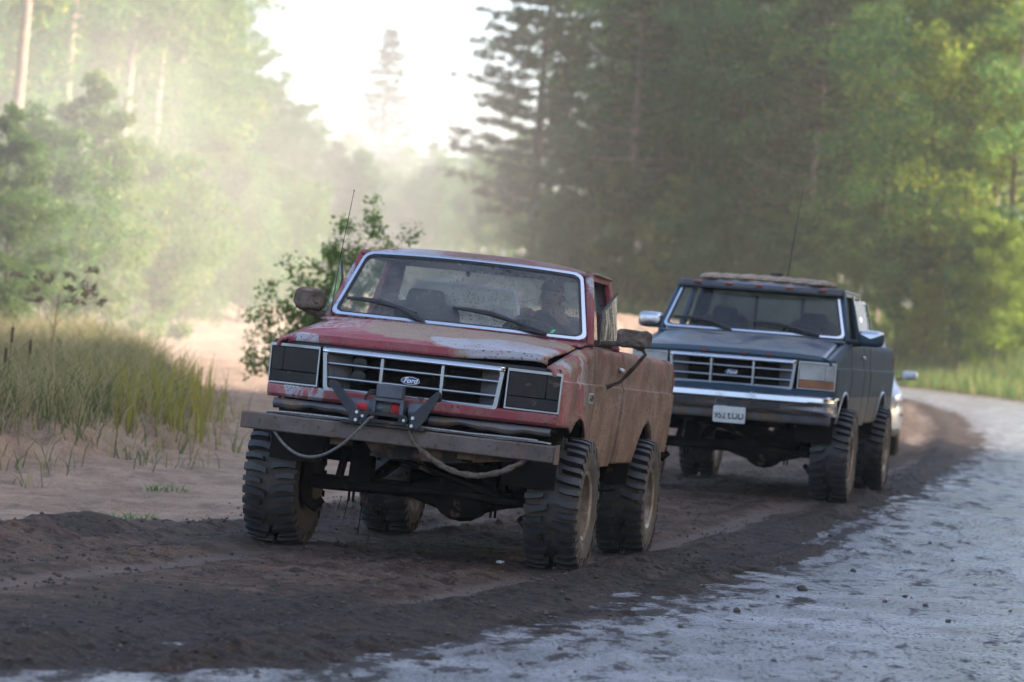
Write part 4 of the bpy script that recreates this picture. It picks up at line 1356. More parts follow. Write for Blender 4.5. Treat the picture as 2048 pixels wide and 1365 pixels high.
# ------------------------------------------------------------------ silver car behind the blue truck
def build_suv(X, Y, Z, yaw):
    root = link('car', None)
    root.matrix_world = Matrix.Translation((X, Y, Z)) @ Matrix.Rotation(-math.pi / 2 - R_(yaw), 4, 'Z')
    def P(name, g, mat, parent=None, ang=38):
        return link(name, g.mesh(name, mat, ang), parent or root)
    L0, L1 = .92, -3.72
    def half(x):      # half width in plan
        f = max(0, (x - .45) / .47); r = max(0, (-3.2 - x) / .52)
        return .92 * (1 - .26 * f ** 2.2 - .12 * r ** 2)
    xs = sorted(set(list(np.linspace(L1, L0, 50)) + [c + .36 * math.cos(a) for c in (0, -2.65) for a in np.linspace(0, math.pi, 15)]))
    def topz(x): return float(np.interp(x, [L1, -3.6, -.75, .5, .85, L0], [1.05, 1.12, 1.10, .98, .88, .70]))
    def ring(x):
        hw, zt = half(x), topz(x)
        zl = .30
        for c in (0, -2.65):
            if abs(x - c) < .36: zl = max(zl, .34 + math.sqrt(.36 ** 2 - (x - c) ** 2))
        pts = []
        for z, k in ((.30, .93), (.42, .985), (.60, 1.0), (.80, .99), (.94, .96), (1.02, .93)):
            pts.append((hw * k, min(max(z, zl), zt - .02)))
        pts += [(hw * .90, zt - .006), (hw * .6, zt + .015), (0, zt + .025)]
        return pts
    g = G()
    v = []
    for x in xs:
        p = ring(x)
        v += [(x, y, z) for y, z in p] + [(x, -y, z) for y, z in p[-2::-1]]
    n = 17
    g.add(v, [(i * n + j, (i + 1) * n + j, (i + 1) * n + j + 1, i * n + j + 1) for i in range(len(xs) - 1) for j in range(n - 1)])
    g.add([(L0, s * half(L0) * k, z) for s in (1, -1) for k, z in ((.93, .30), (1, .60), (.93, .70))], [(0, 1, 2, 5, 4, 3)])
    solid(P('body', g, SILV), .02)
    g = G()      # cabin
    xb, xt = [-.62, -3.62], [-1.42, -3.30]
    b = [(xb[0], .80, 1.06), (xb[1], .76, 1.10)]; t = [(xt[0], .60, 1.62), (xt[1], .60, 1.60)]
    g.grid(12, 16, lambda u, q: (xt[0] + (xt[1] - xt[0]) * u, (2 * q - 1) * .62, 1.615 + .05 * (1 - (2 * q - 1) ** 2) * math.sin(u * math.pi * .9 + .2)))
    rf = P('roof', g, SILV); solid(rf, .02)
    for s in (1, -1):
        g = G()
        g.bar((xb[0], s * .80, 1.06), (xt[0], s * .62, 1.62), .05, .05); P('windshield_post', g, SILV)
        g = G(); g.bar((-1.9, s * .82, 1.08), (-1.95, s * .62, 1.62), .05, .08, (1, 0, 0)); P('door_post', g, SILV)
        g = G(); g.bar((xb[1], s * .76, 1.10), (xt[1], s * .61, 1.61), .05, .12, (1, 0, 0)); P('rear_post', g, SILV)
        g = G(); g.prism([(-.70, 1.08), (-1.45, 1.60), (-3.30, 1.59), (-3.56, 1.11)], lambda a, c, y: (a, s * (.80 - (c - 1.06) * .34 + y), c), -.012, -.006); P('side_window', g, GLB)
        g = G()
        def fn(u, q):
            a, c = u * 2 * math.pi, (q - .5) * math.pi
            sp = lambda w, e: math.copysign(abs(w) ** e, w)
            return (-.72 + .07 * sp(math.sin(c), .8), s * (1.035 + .115 * sp(math.cos(a), .5) * sp(math.cos(c), .5)), 1.18 + .068 * sp(math.sin(a), .5) * sp(math.cos(c), .5))
        g.grid(24, 12, fn); mo = P('side_mirror', g, SILV, ang=60)
        g = G(); g.bar((-.74, s * .84, 1.10), (-.73, s * .98, 1.15), .06, .03); P('mirror_arm', g, BLK, mo)
        g = G()
        g.grid(8, 4, lambda u, q: ((lambda x: (x, s * (half(x) * .985 + .006), .70 + (topz(x) - .76) * q))(.90 - .34 * u)))
        hl = P('headlight', g, CLEAR); solid(hl, .02)
        g = G(); g.box(.52, .66, s * half(.6) - .01, s * half(.6) + .012, .60, .635); P('side_marker', g, AMBER)
        for xa in (0, -2.65):
            g = G(); g.lathe([(.2, -.10), (.30, -.11), (.34, -.07), (.345, .0), (.34, .07), (.30, .11), (.2, .10)], 36)
            wo = link('wheel', g.mesh('tyre_carcass', TYRE), root); wo.matrix_local = Matrix.Translation((xa, s * .80, .345)) @ Matrix.Rotation(0 if s > 0 else math.pi, 4, 'Z')
            g = G(); g.lathe([(.0, .07), (.05, .075), (.17, .06), (.205, .095), (.215, .09)], 30)
            for k in range(5): g.box(.04, .19, .065, .085, -.025, .025, Matrix.Rotation(k * 2 * math.pi / 5, 4, 'Y'))
            link('rim', g.mesh('car_rim', SILV), wo)
    g = G(); g.prism([(.80, 1.07), (.62, 1.60), (-.62, 1.60), (-.80, 1.07)], lambda a, c, x: (-.62 - (c - 1.06) * 1.43 + x, a, c), -.004, .004); P('windshield', g, GLB)
    g = G(); g.box(L0 - .02, L0 + .012, -.42, .42, .58, .72); gr = bevel(P('grille', g, BLK), .01)
    for k in range(3):
        q = G(); q.box(L0 + .012, L0 + .022, -.42, .42, .600 + k * .042, .612 + k * .042); P('slat', q, CHR, gr)
    g = G(); g.box(L1 + .2, L0 - .1, -.70, .70, .26, .34); P('underside', g, UND)
    g = G()
    for y in (-.38, .38): g.box(-1.75, -1.62, y - .24, y + .24, .75, 1.38)
    P('seat_back', g, SEATM)
    return root


suv = build_suv(4.83, 44.6, H1(4.83, 44.6) + .0, 5.0)
tag(suv, 'silver car mostly hidden behind the rear of the blue truck', 'car')

# second red pickup, glimpsed through the red truck's cab
red2 = copy_tree(red)
red2.matrix_world = Matrix.Translation((-.85, 47.5, .03)) @ Matrix.Rotation(-math.pi / 2 - R_(4), 4, 'Z')
tag(red2, 'red pickup truck glimpsed through the windshield of the truck in front', 'pickup truck', 'lifted pickup trucks')

# ------------------------------------------------------------------ the driver
def person_driver():
    bm = bmesh.new()
    sk = bm.verts.layers.skin.verify()
    V = {}
    def vt(n, p, r, root=False):
        v = bm.verts.new(p); v[sk].radius = (r, r) if not hasattr(r, '__len__') else r
        v[sk].use_root = root
        V[n] = v
    y = .47
    vt('pelvis', (-1.30, y, 1.29), (.17, .13), True); vt('waist', (-1.32, y, 1.42), (.155, .115)); vt('chest', (-1.31, y, 1.58), (.175, .125)); vt('sh', (-1.30, y, 1.67), (.12, .09))
    vt('neck', (-1.28, y, 1.735), .058); vt('jaw', (-1.25, y + .01, 1.79), .090); vt('skull', (-1.265, y + .01, 1.875), .120); vt('crown', (-1.27, y + .01, 1.935), .085)
    vt('nose', (-1.155, y + .01, 1.845), .016); vt('faceb', (-1.20, y + .01, 1.845), .07)
    E = [('pelvis', 'waist'), ('waist', 'chest'), ('chest', 'sh'), ('sh', 'neck'), ('neck', 'jaw'), ('jaw', 'skull'), ('skull', 'crown'), ('skull', 'faceb'), ('faceb', 'nose')]
    for s, n, el, wr, hd in ((1, 'l', (-1.18, y + .26, 1.50), (-1.00, y + .16, 1.66), (-.97, y + .13, 1.71)), (-1, 'r', (-1.15, y - .25, 1.56), (-.93, y - .10, 1.68), (-.88, y - .08, 1.715))):
        vt('s' + n, (-1.30, y + s * .19, 1.645), .078); vt('e' + n, el, .056); vt('w' + n, wr, .038); vt('h' + n, hd, (.045, .03))
        E += [('sh', 's' + n), ('s' + n, 'e' + n), ('e' + n, 'w' + n), ('w' + n, 'h' + n)]
        h = Vector(hd)
        if s > 0:      # hand held up at the chin, fingers bent towards the face
            fs = [((-.01, -.035 + .02 * k, .035), (-.045, -.04 + .02 * k, .065), (-.085, -.045 + .02 * k, .06)) for k in range(4)]
            th = ((-.01, -.055, .0), (-.04, -.075, .03), (-.07, -.075, .05))
        else:          # fist over the top of the wheel
            fs = [((.03, -.035 + .021 * k, .02), (.045, -.035 + .021 * k, -.012), (.018, -.035 + .021 * k, -.034)) for k in range(4)]
            th = ((.005, .045, .0), (.03, .05, -.015), (.045, .035, -.03))
        for k, ch in enumerate(fs + [th]):
            pn = 'h' + n
            for j, q in enumerate(ch):
                nm = 'f%s%d%d' % (n, k, j)
                vt(nm, h + Vector(q), .0105 - .001 * j); E.append((pn, nm)); pn = nm
    for s, n in ((1, 'l'), (-1, 'r')):
        vt('hip' + n, (-1.24, y + s * .10, 1.28), .095); vt('kn' + n, (-.84, y + s * .13, 1.34), .068); vt('an' + n, (-.68, y + s * .12, 1.04), .045); vt('ft' + n, (-.56, y + s * .12, 1.02), .042)
        E += [('pelvis', 'hip' + n), ('hip' + n, 'kn' + n), ('kn' + n, 'an' + n), ('an' + n, 'ft' + n)]
    for a, b in E: bm.edges.new((V[a], V[b]))
    me = bpy.data.meshes.new('person'); bm.to_mesh(me); bm.free()
    t = MT('driver_skin_and_clothes'); o = t.obj; xyz = t.xyz(o)
    skinc = t.mix(t.noise(20, 3), (.30, .17, .12), (.38, .22, .16))
    cloth = t.mix(t.noise(9, 4), (.030, .034, .045), (.055, .06, .075))
    head = t.step(xyz[2], 1.735, 1.745)
    hands = t.m_('MAXIMUM', t.blob(o, (-.98, y + .12, 1.73), (.09, .10, .09), 0), t.blob(o, (-.86, y - .08, 1.71), (.08, .09, .08), 0))
    body = t.mix(t.m_('MAXIMUM', t.m_('MULTIPLY', head, t.step(xyz[0], -1.05, -1.12)), hands), cloth, skinc)
    t.set(body, .8)
    me.materials.append(t.m)
    ob = link('person', me)
    ob.matrix_world = red.matrix_world @ RBM
    ob.modifiers.new('skin', 'SKIN')
    ob.modifiers.new('sub', 'SUBSURF').levels = 1
    ob.modifiers['sub'].render_levels = 2
    for p in me.polygons: p.use_smooth = True
    g = G()
    g.grid(20, 8, lambda u, v: (-1.262 + .108 * math.cos(u * 2 * math.pi) * math.cos(v * 1.5), y + .01 + .088 * math.sin(u * 2 * math.pi) * math.cos(v * 1.5), 1.885 + .095 * math.sin(v * 1.5)))
    g.grid(10, 4, lambda u, v: (-1.185 + .060 * v * math.sin(math.pi * (.1 + .8 * u)), y + .01 + .070 * math.cos(math.pi * u), 1.893 - .016 * v))
    link('cap', g.mesh('cap', simple('dark_cap', (.028, .03, .036), .9)), ob)
    g = G()
    for s in (-1, 1): g.ell((-1.176, y + .01 + s * .032, 1.862), (.010, .014, .007), 8, 6)
    g.ell((-1.165, y + .01, 1.800), (.012, .024, .006), 8, 6)
    link('face_features', g.mesh('face_features', simple('dark_features', (.10, .05, .045), .6)), ob)
    for s in (-1, 1):
        g = G(); g.ell((-1.27, y + .01 + s * .080, 1.845), (.020, .010, .028), 8, 6)
        link('ear', g.mesh('ear', simple('ear_skin', (.30, .17, .12), .7)), ob)
    return ob


tag(person_driver(), 'person in dark top and cap driving the red truck, hand raised to chin', 'person')

# ------------------------------------------------------------------ ropes on the red truck
BW = red.matrix_world @ RBM
g = G()
A, B_ = Vector((.935, .06, .865)), Vector((.90, .835, .748))
pts = [A, Vector((.94, .075, .83))]
for k in range(1, 25):
    t = k / 25
    p = Vector((.94, .085, .80)).lerp(B_, t); p.z -= .165 * 4 * t * (1 - t); p.x += .008 * math.sin(17 * t); pts.append(p)
pts.append(B_)
g.tube(pts, [.012] * 4 + [.019 + .003 * math.sin(k * 2.1) for k in range(len(pts) - 5)] + [.012], 8)
me = g.mesh('tow_rope', MUDR, 70); lumpy(me, .008, 45, 1)
o = link('tow_rope', me); o.matrix_world = BW
tag(o, 'thick muddy tow rope sagging below the right half of the bumper', 'rope')
for k, (a, b, nm) in enumerate((((-.92, .10), (.84, .03), 'pale steel cable looped along the top of the rusty bumper'),)):
    g = G()
    pts = []
    rnd = random.Random(5)
    for loop in range(3):
        y0, y1 = -.90 + .05 * loop, .95 - .03 * loop
        rng_ = np.linspace(y0, y1, 40) if loop % 2 == 0 else np.linspace(y1, y0, 40)
        for q, y in enumerate(rng_):
            pts.append((.845 + .022 * loop + .008 * math.sin(3 * y + loop), y, .8585 + .006 * loop + .004 * abs(math.sin(5 * y + loop * 2))))
        if loop < 2:
            ye = pts[-1][1]; sg = 1 if loop % 2 == 0 else -1
            for a in (.4, .8, 1.2): pts.append((.845 + .022 * loop + .011 * (1 - math.cos(a * math.pi / 1.6)), ye + sg * .02 * math.sin(a * math.pi / 1.6), .862 + .006 * loop))
    g.tube(pts, .0058, 6)
    o = link('cable', g.mesh('cable', CABL)); o.matrix_world = BW
    tag(o, nm, 'cable')

# ------------------------------------------------------------------ vegetation
def leaves(cent, rad, per, size, rng, droop=0.0, thin=.55, up=.35, squash=.75):
    cent = np.asarray(cent, float); rad = np.asarray(rad, float)
    n = len(cent) * per
    c = np.repeat(cent, per, 0); r = np.repeat(rad, per)
    d = rng.normal(size=(n, 3)); d /= np.linalg.norm(d, axis=1)[:, None]
    q = rng.rand(n) ** .45
    p = c + d * (r * q)[:, None] * np.array([1, 1, squash])
    nrm = d * .5 + rng.normal(size=(n, 3)) * .6 + np.array([0, 0, up]); nrm /= np.linalg.norm(nrm, axis=1)[:, None]
    a = np.cross(nrm, rng.normal(size=(n, 3))); a /= np.linalg.norm(a, axis=1)[:, None]
    a[:, 2] -= droop; a /= np.linalg.norm(a, axis=1)[:, None]
    b = np.cross(nrm, a)
    s = size * (.6 + .8 * rng.rand(n))[:, None]
    v = np.stack([p - a * s * .5, p + b * s * thin * .5 + nrm * s * .06, p + a * s * .5, p - b * s * thin * .5 + nrm * s * .06], 1).reshape(-1, 3)
    return v, np.arange(4 * n).reshape(-1, 4)


def tree_deciduous(seed, Ht, cr, base_f, nl, per, size, mat, bark, narrow=1.0, lean=0.0, lim_th=1.0):
    rng = np.random.RandomState(seed); rnd = random.Random(seed)
    g = G()
    tp = []
    ph = rnd.random() * 6
    for k in range(13):
        t = k / 12
        tp.append(Vector((lean * t * Ht + .25 * math.sin(ph + t * 5) * t, .2 * math.sin(ph * 2 + t * 4) * t, t * Ht * .97)))
    r0 = .011 * Ht * lim_th
    g.tube(tp, [r0 * (1.25 if k == 0 else 1) * (1 - .93 * k / 12) + .008 for k in range(13)], 7)
    cs, rs = [], []
    for i in range(nl):
        f = base_f + (1 - base_f) * ((i + rnd.random()) / nl)
        t = f * 12; k = min(11, int(t)); p0 = tp[k].lerp(tp[k + 1], t - k)
        az = i * 2.4 + rnd.uniform(-.5, .5)
        prof = math.sin(math.pi * min(1, ((f - base_f) / (1 - base_f)) ** .75 * .86 + .12)) ** .8
        L = cr * (.35 + .75 * prof) * rnd.uniform(.7, 1.15)
        el = R_(rnd.uniform(8, 45)) * (1 if narrow >= 1 else 1.5)
        d = Vector((math.cos(az) * math.cos(el), math.sin(az) * math.cos(el), math.sin(el)))
        pts = [p0]
        for m in range(1, 5):
            q = p0 + d * (L * m / 4) + Vector((rnd.uniform(-.1, .1), rnd.uniform(-.1, .1), rnd.uniform(-.05, .12) * m)) * L * .25
            pts.append(q)
        g.tube(pts, [r0 * .30 * (1 - f * .6) * (1 - .2 * m) + .006 for m in range(5)], 5, False)
        for m in range(2, 5):
            for _ in range(2 if m < 4 else 3):
                o_ = Vector((rnd.gauss(0, 1), rnd.gauss(0, 1), rnd.gauss(0, .7))) * L * .17
                cs.append(tuple(pts[m] + o_)); rs.append(L * rnd.uniform(.12, .25) + .12)
    for _ in range(5):
        cs.append(tuple(tp[-1] + Vector((rnd.gauss(0, .3), rnd.gauss(0, .3), rnd.uniform(-1.0, .3))))); rs.append(.45 * cr / 3)
    v, q = leaves(cs, rs, per, size, rng)
    return g.mesh('trunk', bark, 60), mesh_np('crown', v, q, mat)


def tree_pine(seed, Ht, cr, base_f, mat, bark, tufts=7, blades=15, upsweep=.12, spread=.20):
    rng = np.random.RandomState(seed); rnd = random.Random(seed)
    g = G()
    tp = [Vector((.12 * math.sin(k * .7 + seed), .12 * math.cos(k * .9), k / 12 * Ht)) for k in range(13)]
    g.tube(tp, [.0125 * Ht * (1 - .95 * k / 12) + .012 for k in range(13)], 7)
    cs, rs = [], []
    z = base_f * Ht
    while z < Ht * .985:
        f = (z / Ht - base_f) / (1 - base_f)
        nb = rnd.choice((4, 5, 5, 6))
        a0 = rnd.random() * 6
        for b in range(nb):
            az = a0 + b * 2 * math.pi / nb + rnd.uniform(-.3, .3)
            L = cr * (1 - f) ** .75 * rnd.uniform(.55, 1.1) * (.75 + .25 * min(1, f * 6)) + .25
            dz = rnd.uniform(-.12, .10) + upsweep * f
            k = min(11, int(z / Ht * 12)); p0 = tp[k].lerp(tp[k + 1], z / Ht * 12 - k)
            pts = [p0 + Vector((math.cos(az) * L * t, math.sin(az) * L * t, L * (dz * t + upsweep * t * t) - .05 * L * math.sin(t * 3))) for t in (0, .3, .6, .85, 1)]
            g.tube(pts, [.055 * (1 - f * .6), .042, .030, .018, .008], 4, False)
            for m in range(tufts):
                t = .28 + .72 * (m + rnd.random()) / tufts
                j = min(3, int(t * 4)); p = pts[j].lerp(pts[j + 1], t * 4 - j)
                w_ = L * spread * (1.2 - t * .6)
                cs.append((p.x + rnd.gauss(0, w_), p.y + rnd.gauss(0, w_), p.z + rnd.uniform(-.05, .16))); rs.append(rnd.uniform(.28, .50) * (.35 + .65 * (1 - f)))
        z += rnd.uniform(.45, .85) * (1 - .45 * f)
    v, q = leaves(cs, rs, blades, .30, rng, 0, .24, .2, .55)
    return g.mesh('trunk', bark, 60), mesh_np('crown', v, q, mat)


TREES = {
    'leaf_a': tree_deciduous(1, 20, 4.6, .18, 46, 60, .25, LEAF1, BARK),
    'leaf_b': tree_deciduous(2, 19, 4.0, .14, 46, 60, .25, LEAF2, BARK),
    'leaf_c': tree_deciduous(3, 17, 4.2, .10, 44, 60, .24, LEAF1, BARKP, 1, .03),
    'tall': tree_deciduous(4, 21, 3.2, .42, 34, 60, .24, LEAF2, BARKP, 1, .01, .9),
    'shrub_a': tree_deciduous(5, 6.2, 1.25, .06, 36, 58, .13, LEAF3, BARK, .5),
    'shrub_b': tree_deciduous(6, 5.2, 1.55, .04, 36, 58, .13, LEAF2, BARK, .6),
    'shrub_c': tree_deciduous(7, 4.0, 1.6, .03, 34, 55, .12, LEAF1, BARK, .6),
    'young': tree_deciduous(12, 6.5, 1.9, .05, 36, 58, .15, LEAFY, BARK, .6),
    'sunny': tree_deciduous(13, 19, 4.2, .2, 44, 60, .26, LEAFY, BARK),
    'pine_a': tree_pine(8, 22, 5.6, .14, PINEM, BARK, 17, 15, .05, .11),
    'pine_b': tree_pine(9, 20, 3.6, .22, PINEM, BARKP),
    'spruce': tree_pine(10, 20, 4.6, .10, PINEM, BARK, 7, 12, -.02),
}
NAMES = {'young': 'young_tree', 'sunny': 'leafy_tree', 'leaf_a': 'leafy_tree', 'leaf_b': 'leafy_tree', 'leaf_c': 'leafy_tree', 'tall': 'bare_stemmed_tree', 'shrub_a': 'tall_shrub', 'shrub_b': 'tall_shrub', 'shrub_c': 'round_shrub', 'pine_a': 'pine_tree', 'pine_b': 'pine_tree', 'spruce': 'spruce_tree'}
_tr = random.Random(11)


def plant(kind, X, Y, s, label, group, cat='tree', rot=None, sz=1.0, lean=0.0):
    r = link(NAMES[kind], None)
    r.location = (X, Y, H1(X, Y) - .08)
    r.rotation_euler = (0, lean, _tr.random() * 6.28 if rot is None else rot)
    r.scale = (s, s, s * sz)
    t, c = TREES[kind]
    link('trunk', t, r)
    link('crown', c, r)
    tag(r, label, cat, group)
    return r


def at(px, Yd):
    """x of the photo column px (at horizon height) on the plane Y = Yd"""
    return (px - 1024 - 50 * .082) / PXF * Yd * 1.003


ORD = ['first', 'second', 'third', 'fourth', 'fifth', 'sixth', 'seventh', 'eighth', 'ninth', 'tenth', 'eleventh', 'twelfth', 'thirteenth', 'fourteenth', 'fifteenth', 'sixteenth', 'seventeenth', 'eighteenth']
RW, LW, FW = 'trees of the wood right of the road', 'trees of the wood left of the track', 'far trees closing the track'
# edge of the right-hand wood, from the open pine at its corner towards the frame's right side
def rowY(px):
    return float(np.interp(px, [1000, 1050, 1240, 1400, 1550, 1700, 1800, 1900, 2000, 2100, 2300], [168, 166, 160, 156, 152, 149, 146, 143, 141, 138, 132]))
def rplant(k, px, back, s, lab, grp=RW, cat='tree', **kw):
    Yd = rowY(px) + back
    plant(k, at(px, Yd), Yd, s, lab, grp, cat, **kw)
rplant('pine_a', 1050, 0, 1.08, 'open pine with layered branches at the left corner of the right-hand wood', rot=.4)
rplant('pine_b', 1080, 4, .55, 'small dark pine below the open pine at the corner of the right-hand wood')
rplant('pine_b', 1238, -4, 1.05, 'tall pine with pale straight trunk in the right-hand wood above the red truck')
rplant('leaf_c', 1150, -3, .55, 'low leafy tree filling the foot of the right-hand wood behind the red truck roof')
rplant('leaf_b', 1190, 6, 1.1, 'olive leafy tree with reddish tints right of the open pine')
rplant('young', 1985, -9, 1.0, 'sunlit yellow-green young tree at the wood edge near the frame right side')
rplant('young', 1845, -6, .55, 'small yellow-green sapling standing in the verge below the wood')
rplant('sunny', 1905, -2, 1.0, 'bright leafy tree high in the upper right corner of the wood')
fill = 'dense green tree in the shaded wood right of the road'
for q_, (px, k, s) in enumerate(((1300, 'leaf_a', 1.0), (1375, 'leaf_b', .92), (1450, 'leaf_a', 1.0), (1530, 'leaf_c', 1.1), (1600, 'pine_b', 1.0), (1665, 'leaf_a', .95), (1745, 'leaf_b', .98), (1830, 'leaf_a', .95), (2000, 'leaf_b', .98))):
    rplant(k, px, _tr.uniform(-2, 3), s, '%s tree in front row of the right-hand wood, %s right of the pale-trunked pine' % ('dark pine' if k[0] == 'p' else 'green leafy', ORD[q_]))
for (px, k, s) in ((1250, 'leaf_a', 1.0), (1340, 'pine_b', 1.1), (1420, 'leaf_b', 1.0), (1500, 'leaf_a', 1.05), (1580, 'leaf_b', 1.0), (1700, 'pine_a', .9), (1790, 'leaf_a', .95), (1880, 'leaf_b', .95), (1960, 'pine_b', 1.0)):
    rplant(k, px, 13 + _tr.uniform(-2, 3), s, fill)
for (px, k, s) in ((1220, 'leaf_b', .8), (1310, 'leaf_c', .8), (1440, 'leaf_a', .75), (1560, 'leaf_c', .8), (1680, 'leaf_b', .75), (1820, 'leaf_c', .75), (1950, 'leaf_b', .7)):
    rplant(k, px, 26 + _tr.uniform(-2, 3), s, fill)
low = 'low leafy bush along the foot of the right-hand wood'
for q_, (px, k, s) in enumerate(sorted(((1270, 'shrub_b', 1.1), (1330, 'shrub_a', 1.05), (1395, 'shrub_c', 1.4), (1450, 'shrub_b', 1.2), (1520, 'shrub_a', 1.1), (1590, 'shrub_c', 1.45), (1650, 'shrub_b', 1.2), (1720, 'shrub_a', 1.1), (1790, 'shrub_c', 1.3), (1850, 'shrub_b', 1.0), (1915, 'shrub_a', .9), (1950, 'shrub_c', 1.2), (2040, 'shrub_b', 1.1), (2100, 'shrub_c', 1.3), (1210, 'shrub_a', 1.1), (1130, 'shrub_b', 1.0), (1085, 'shrub_c', 1.1)))):
    rplant(k, px, -5 + _tr.uniform(-1, 1.5), s, 'low leafy bush at the foot of the right-hand wood, %s from the left' % ORD[q_], 'bushes at the foot of the right-hand wood', 'bush')
# left side: shrubs in front, tall thin trees behind
plant('tall', at(4, 78), 78, .98, 'tall tree with straight orange-lit trunk at the left edge of the frame', LW)
plant('tall', at(100, 92), 92, 1.0, 'tall tree with crooked pale trunk left of the track', LW, rot=2.2)
for (px, Yd, k, s, lab) in ((10, 58, 'shrub_a', .70, 'leafy shrub leaning in at the left edge of the frame'),
                            (80, 64, 'shrub_b', .85, 'broad olive shrub behind the dry umbel weed'),
                            (155, 71, 'shrub_a', .98, 'tall dark shrub between the crooked tree and the sunlit shrub'),
                            (312, 85, 'shrub_b', .98, 'sunlit yellow-green shrub left of the open sandy track'),
                            (480, 108, 'shrub_c', 1.3, 'grey-green round bush standing alone at the far side of the sand')):
    plant(k, at(px, Yd), Yd, s, lab, 'shrubs on the left of the track', 'bush')
fl = 'hazy leafy tree in the wood left of the track'
TALLS = {60: 'hazy slender bare-trunked tree between the left edge tree and the crooked tree', 165: 'hazy slender bare-trunked tree, first to the right of the crooked tree', 230: 'hazy slender bare-trunked tree, second to the right of the crooked tree',
         285: 'hazy slender bare-trunked tree, third to the right of the crooked tree', 325: 'hazy slender bare-trunked tree, fourth to the right of the crooked tree'}
for (px, Yd, k, s) in ((50, 100, 'leaf_b', .9), (165, 104, 'tall', .92), (230, 98, 'tall', .95), (285, 112, 'tall', 1.0), (325, 118, 'tall', .92), (60, 120, 'tall', 1.1), (320, 130, 'leaf_b', .80), (130, 128, 'leaf_a', 1.0), (250, 135, 'leaf_a', 1.0),
                       (335, 172, 'leaf_c', .92), (395, 176, 'leaf_b', .64), (455, 178, 'leaf_c', .62), (515, 180, 'leaf_b', .48), (350, 186, 'leaf_a', .84), (300, 142, 'leaf_a', .9), (420, 188, 'leaf_a', .60), (485, 190, 'leaf_b', .52), (560, 188, 'leaf_c', .42), (20, 135, 'leaf_a', .95), (85, 112, 'leaf_b', .9), (120, 145, 'leaf_b', 1.0), (185, 120, 'leaf_c', .9), (200, 148, 'leaf_a', 1.0), (245, 118, 'leaf_c', .75), (290, 128, 'leaf_b', .8), (260, 178, 'leaf_a', 1.0), (300, 180, 'leaf_b', .95), (335, 136, 'leaf_c', .72), (250, 172, 'leaf_b', 1.1), (-60, 90, 'leaf_a', 1.0), (-120, 110, 'leaf_b', 1.1)):
    plant(k, at(px, Yd), Yd, s, TALLS.get(px, fl) if k == 'tall' else fl, LW)
for q_, (px, Yd, k, s) in enumerate(sorted(((40, 70, 'shrub_c', 1.0), (220, 78, 'shrub_b', .9), (275, 92, 'shrub_c', 1.15), (375, 104, 'shrub_b', .95), (425, 112, 'shrub_c', .95), (410, 122, 'shrub_a', 1.0), (540, 122, 'shrub_b', .95), (590, 132, 'shrub_c', 1.05), (350, 96, 'shrub_a', .9)))):
    plant(k, at(px, Yd), Yd, s, 'hazy shrub in the row left of the sandy track, %s from the left' % ORD[q_], 'shrubs on the left of the track', 'bush')
# far trees closing the track
plant('spruce', at(738, 235), 235, .90, 'faint conifer rising alone against the white sky', FW)
for (px, Yd, k, s) in ((620, 215, 'leaf_b', .44), (680, 225, 'leaf_a', .44), (705, 250, 'leaf_c', .52), (780, 245, 'leaf_a', .46), (830, 240, 'leaf_b', .44), (880, 235, 'leaf_c', .48), (935, 228, 'leaf_a', .44), (985, 215, 'leaf_b', .40), (650, 190, 'shrub_a', 1.0), (1030, 205, 'leaf_a', .45), (905, 205, 'shrub_b', 1.0), (760, 205, 'shrub_c', 1.2), (820, 195, 'shrub_b', .9), (580, 185, 'leaf_c', .48), (700, 180, 'shrub_c', 1.2), (860, 200, 'shrub_c', 1.4), (945, 196, 'shrub_b', 1.2), (990, 190, 'shrub_c', 1.4), (1020, 186, 'shrub_a', 1.1), (640, 205, 'shrub_c', 1.5), (730, 200, 'shrub_b', 1.1), (790, 215, 'leaf_b', .4), (920, 250, 'leaf_b', .5), (970, 250, 'leaf_a', .5), (850, 262, 'leaf_a', .52), (655, 255, 'leaf_b', .5), (600, 240, 'leaf_a', .5), (1010, 240, 'leaf_b', .5)):
    plant(k, at(px, Yd), Yd, s, 'faint far tree at the end of the dusty track', FW)
# the wood goes on out of frame on the right, towards the sun: it shades the road
for i in range(-3, 12):
    for j in range(4):
        X, Y = 19.5 + j * 4.6 + (i % 2) * 2.2 + _tr.uniform(-.8, .8) + max(0, i * 3.9 - 45) * .12, 2 + i * 3.9 + _tr.uniform(-.8, .8)
        if Y > 0 and X / Y < .2: continue
        plant(_tr.choice(('leaf_a', 'leaf_b', 'leaf_a', 'leaf_c')), X, Y, _tr.uniform(.92, 1.1), fill, RW)

# and on the left it goes on beyond the frame too
for i in range(16):
    Y = 36 + i * 3.4; X = -.205 * Y - 9 - _tr.uniform(0, 14)
    plant(_tr.choice(('leaf_a', 'leaf_b', 'tall', 'leaf_c')), X, Y, _tr.uniform(.8, 1.05), fl, LW)

SAPL = leafmat('sapling_leaf', (.11, .18, .055), (.19, .26, .085), (.26, .27, .08), .5)
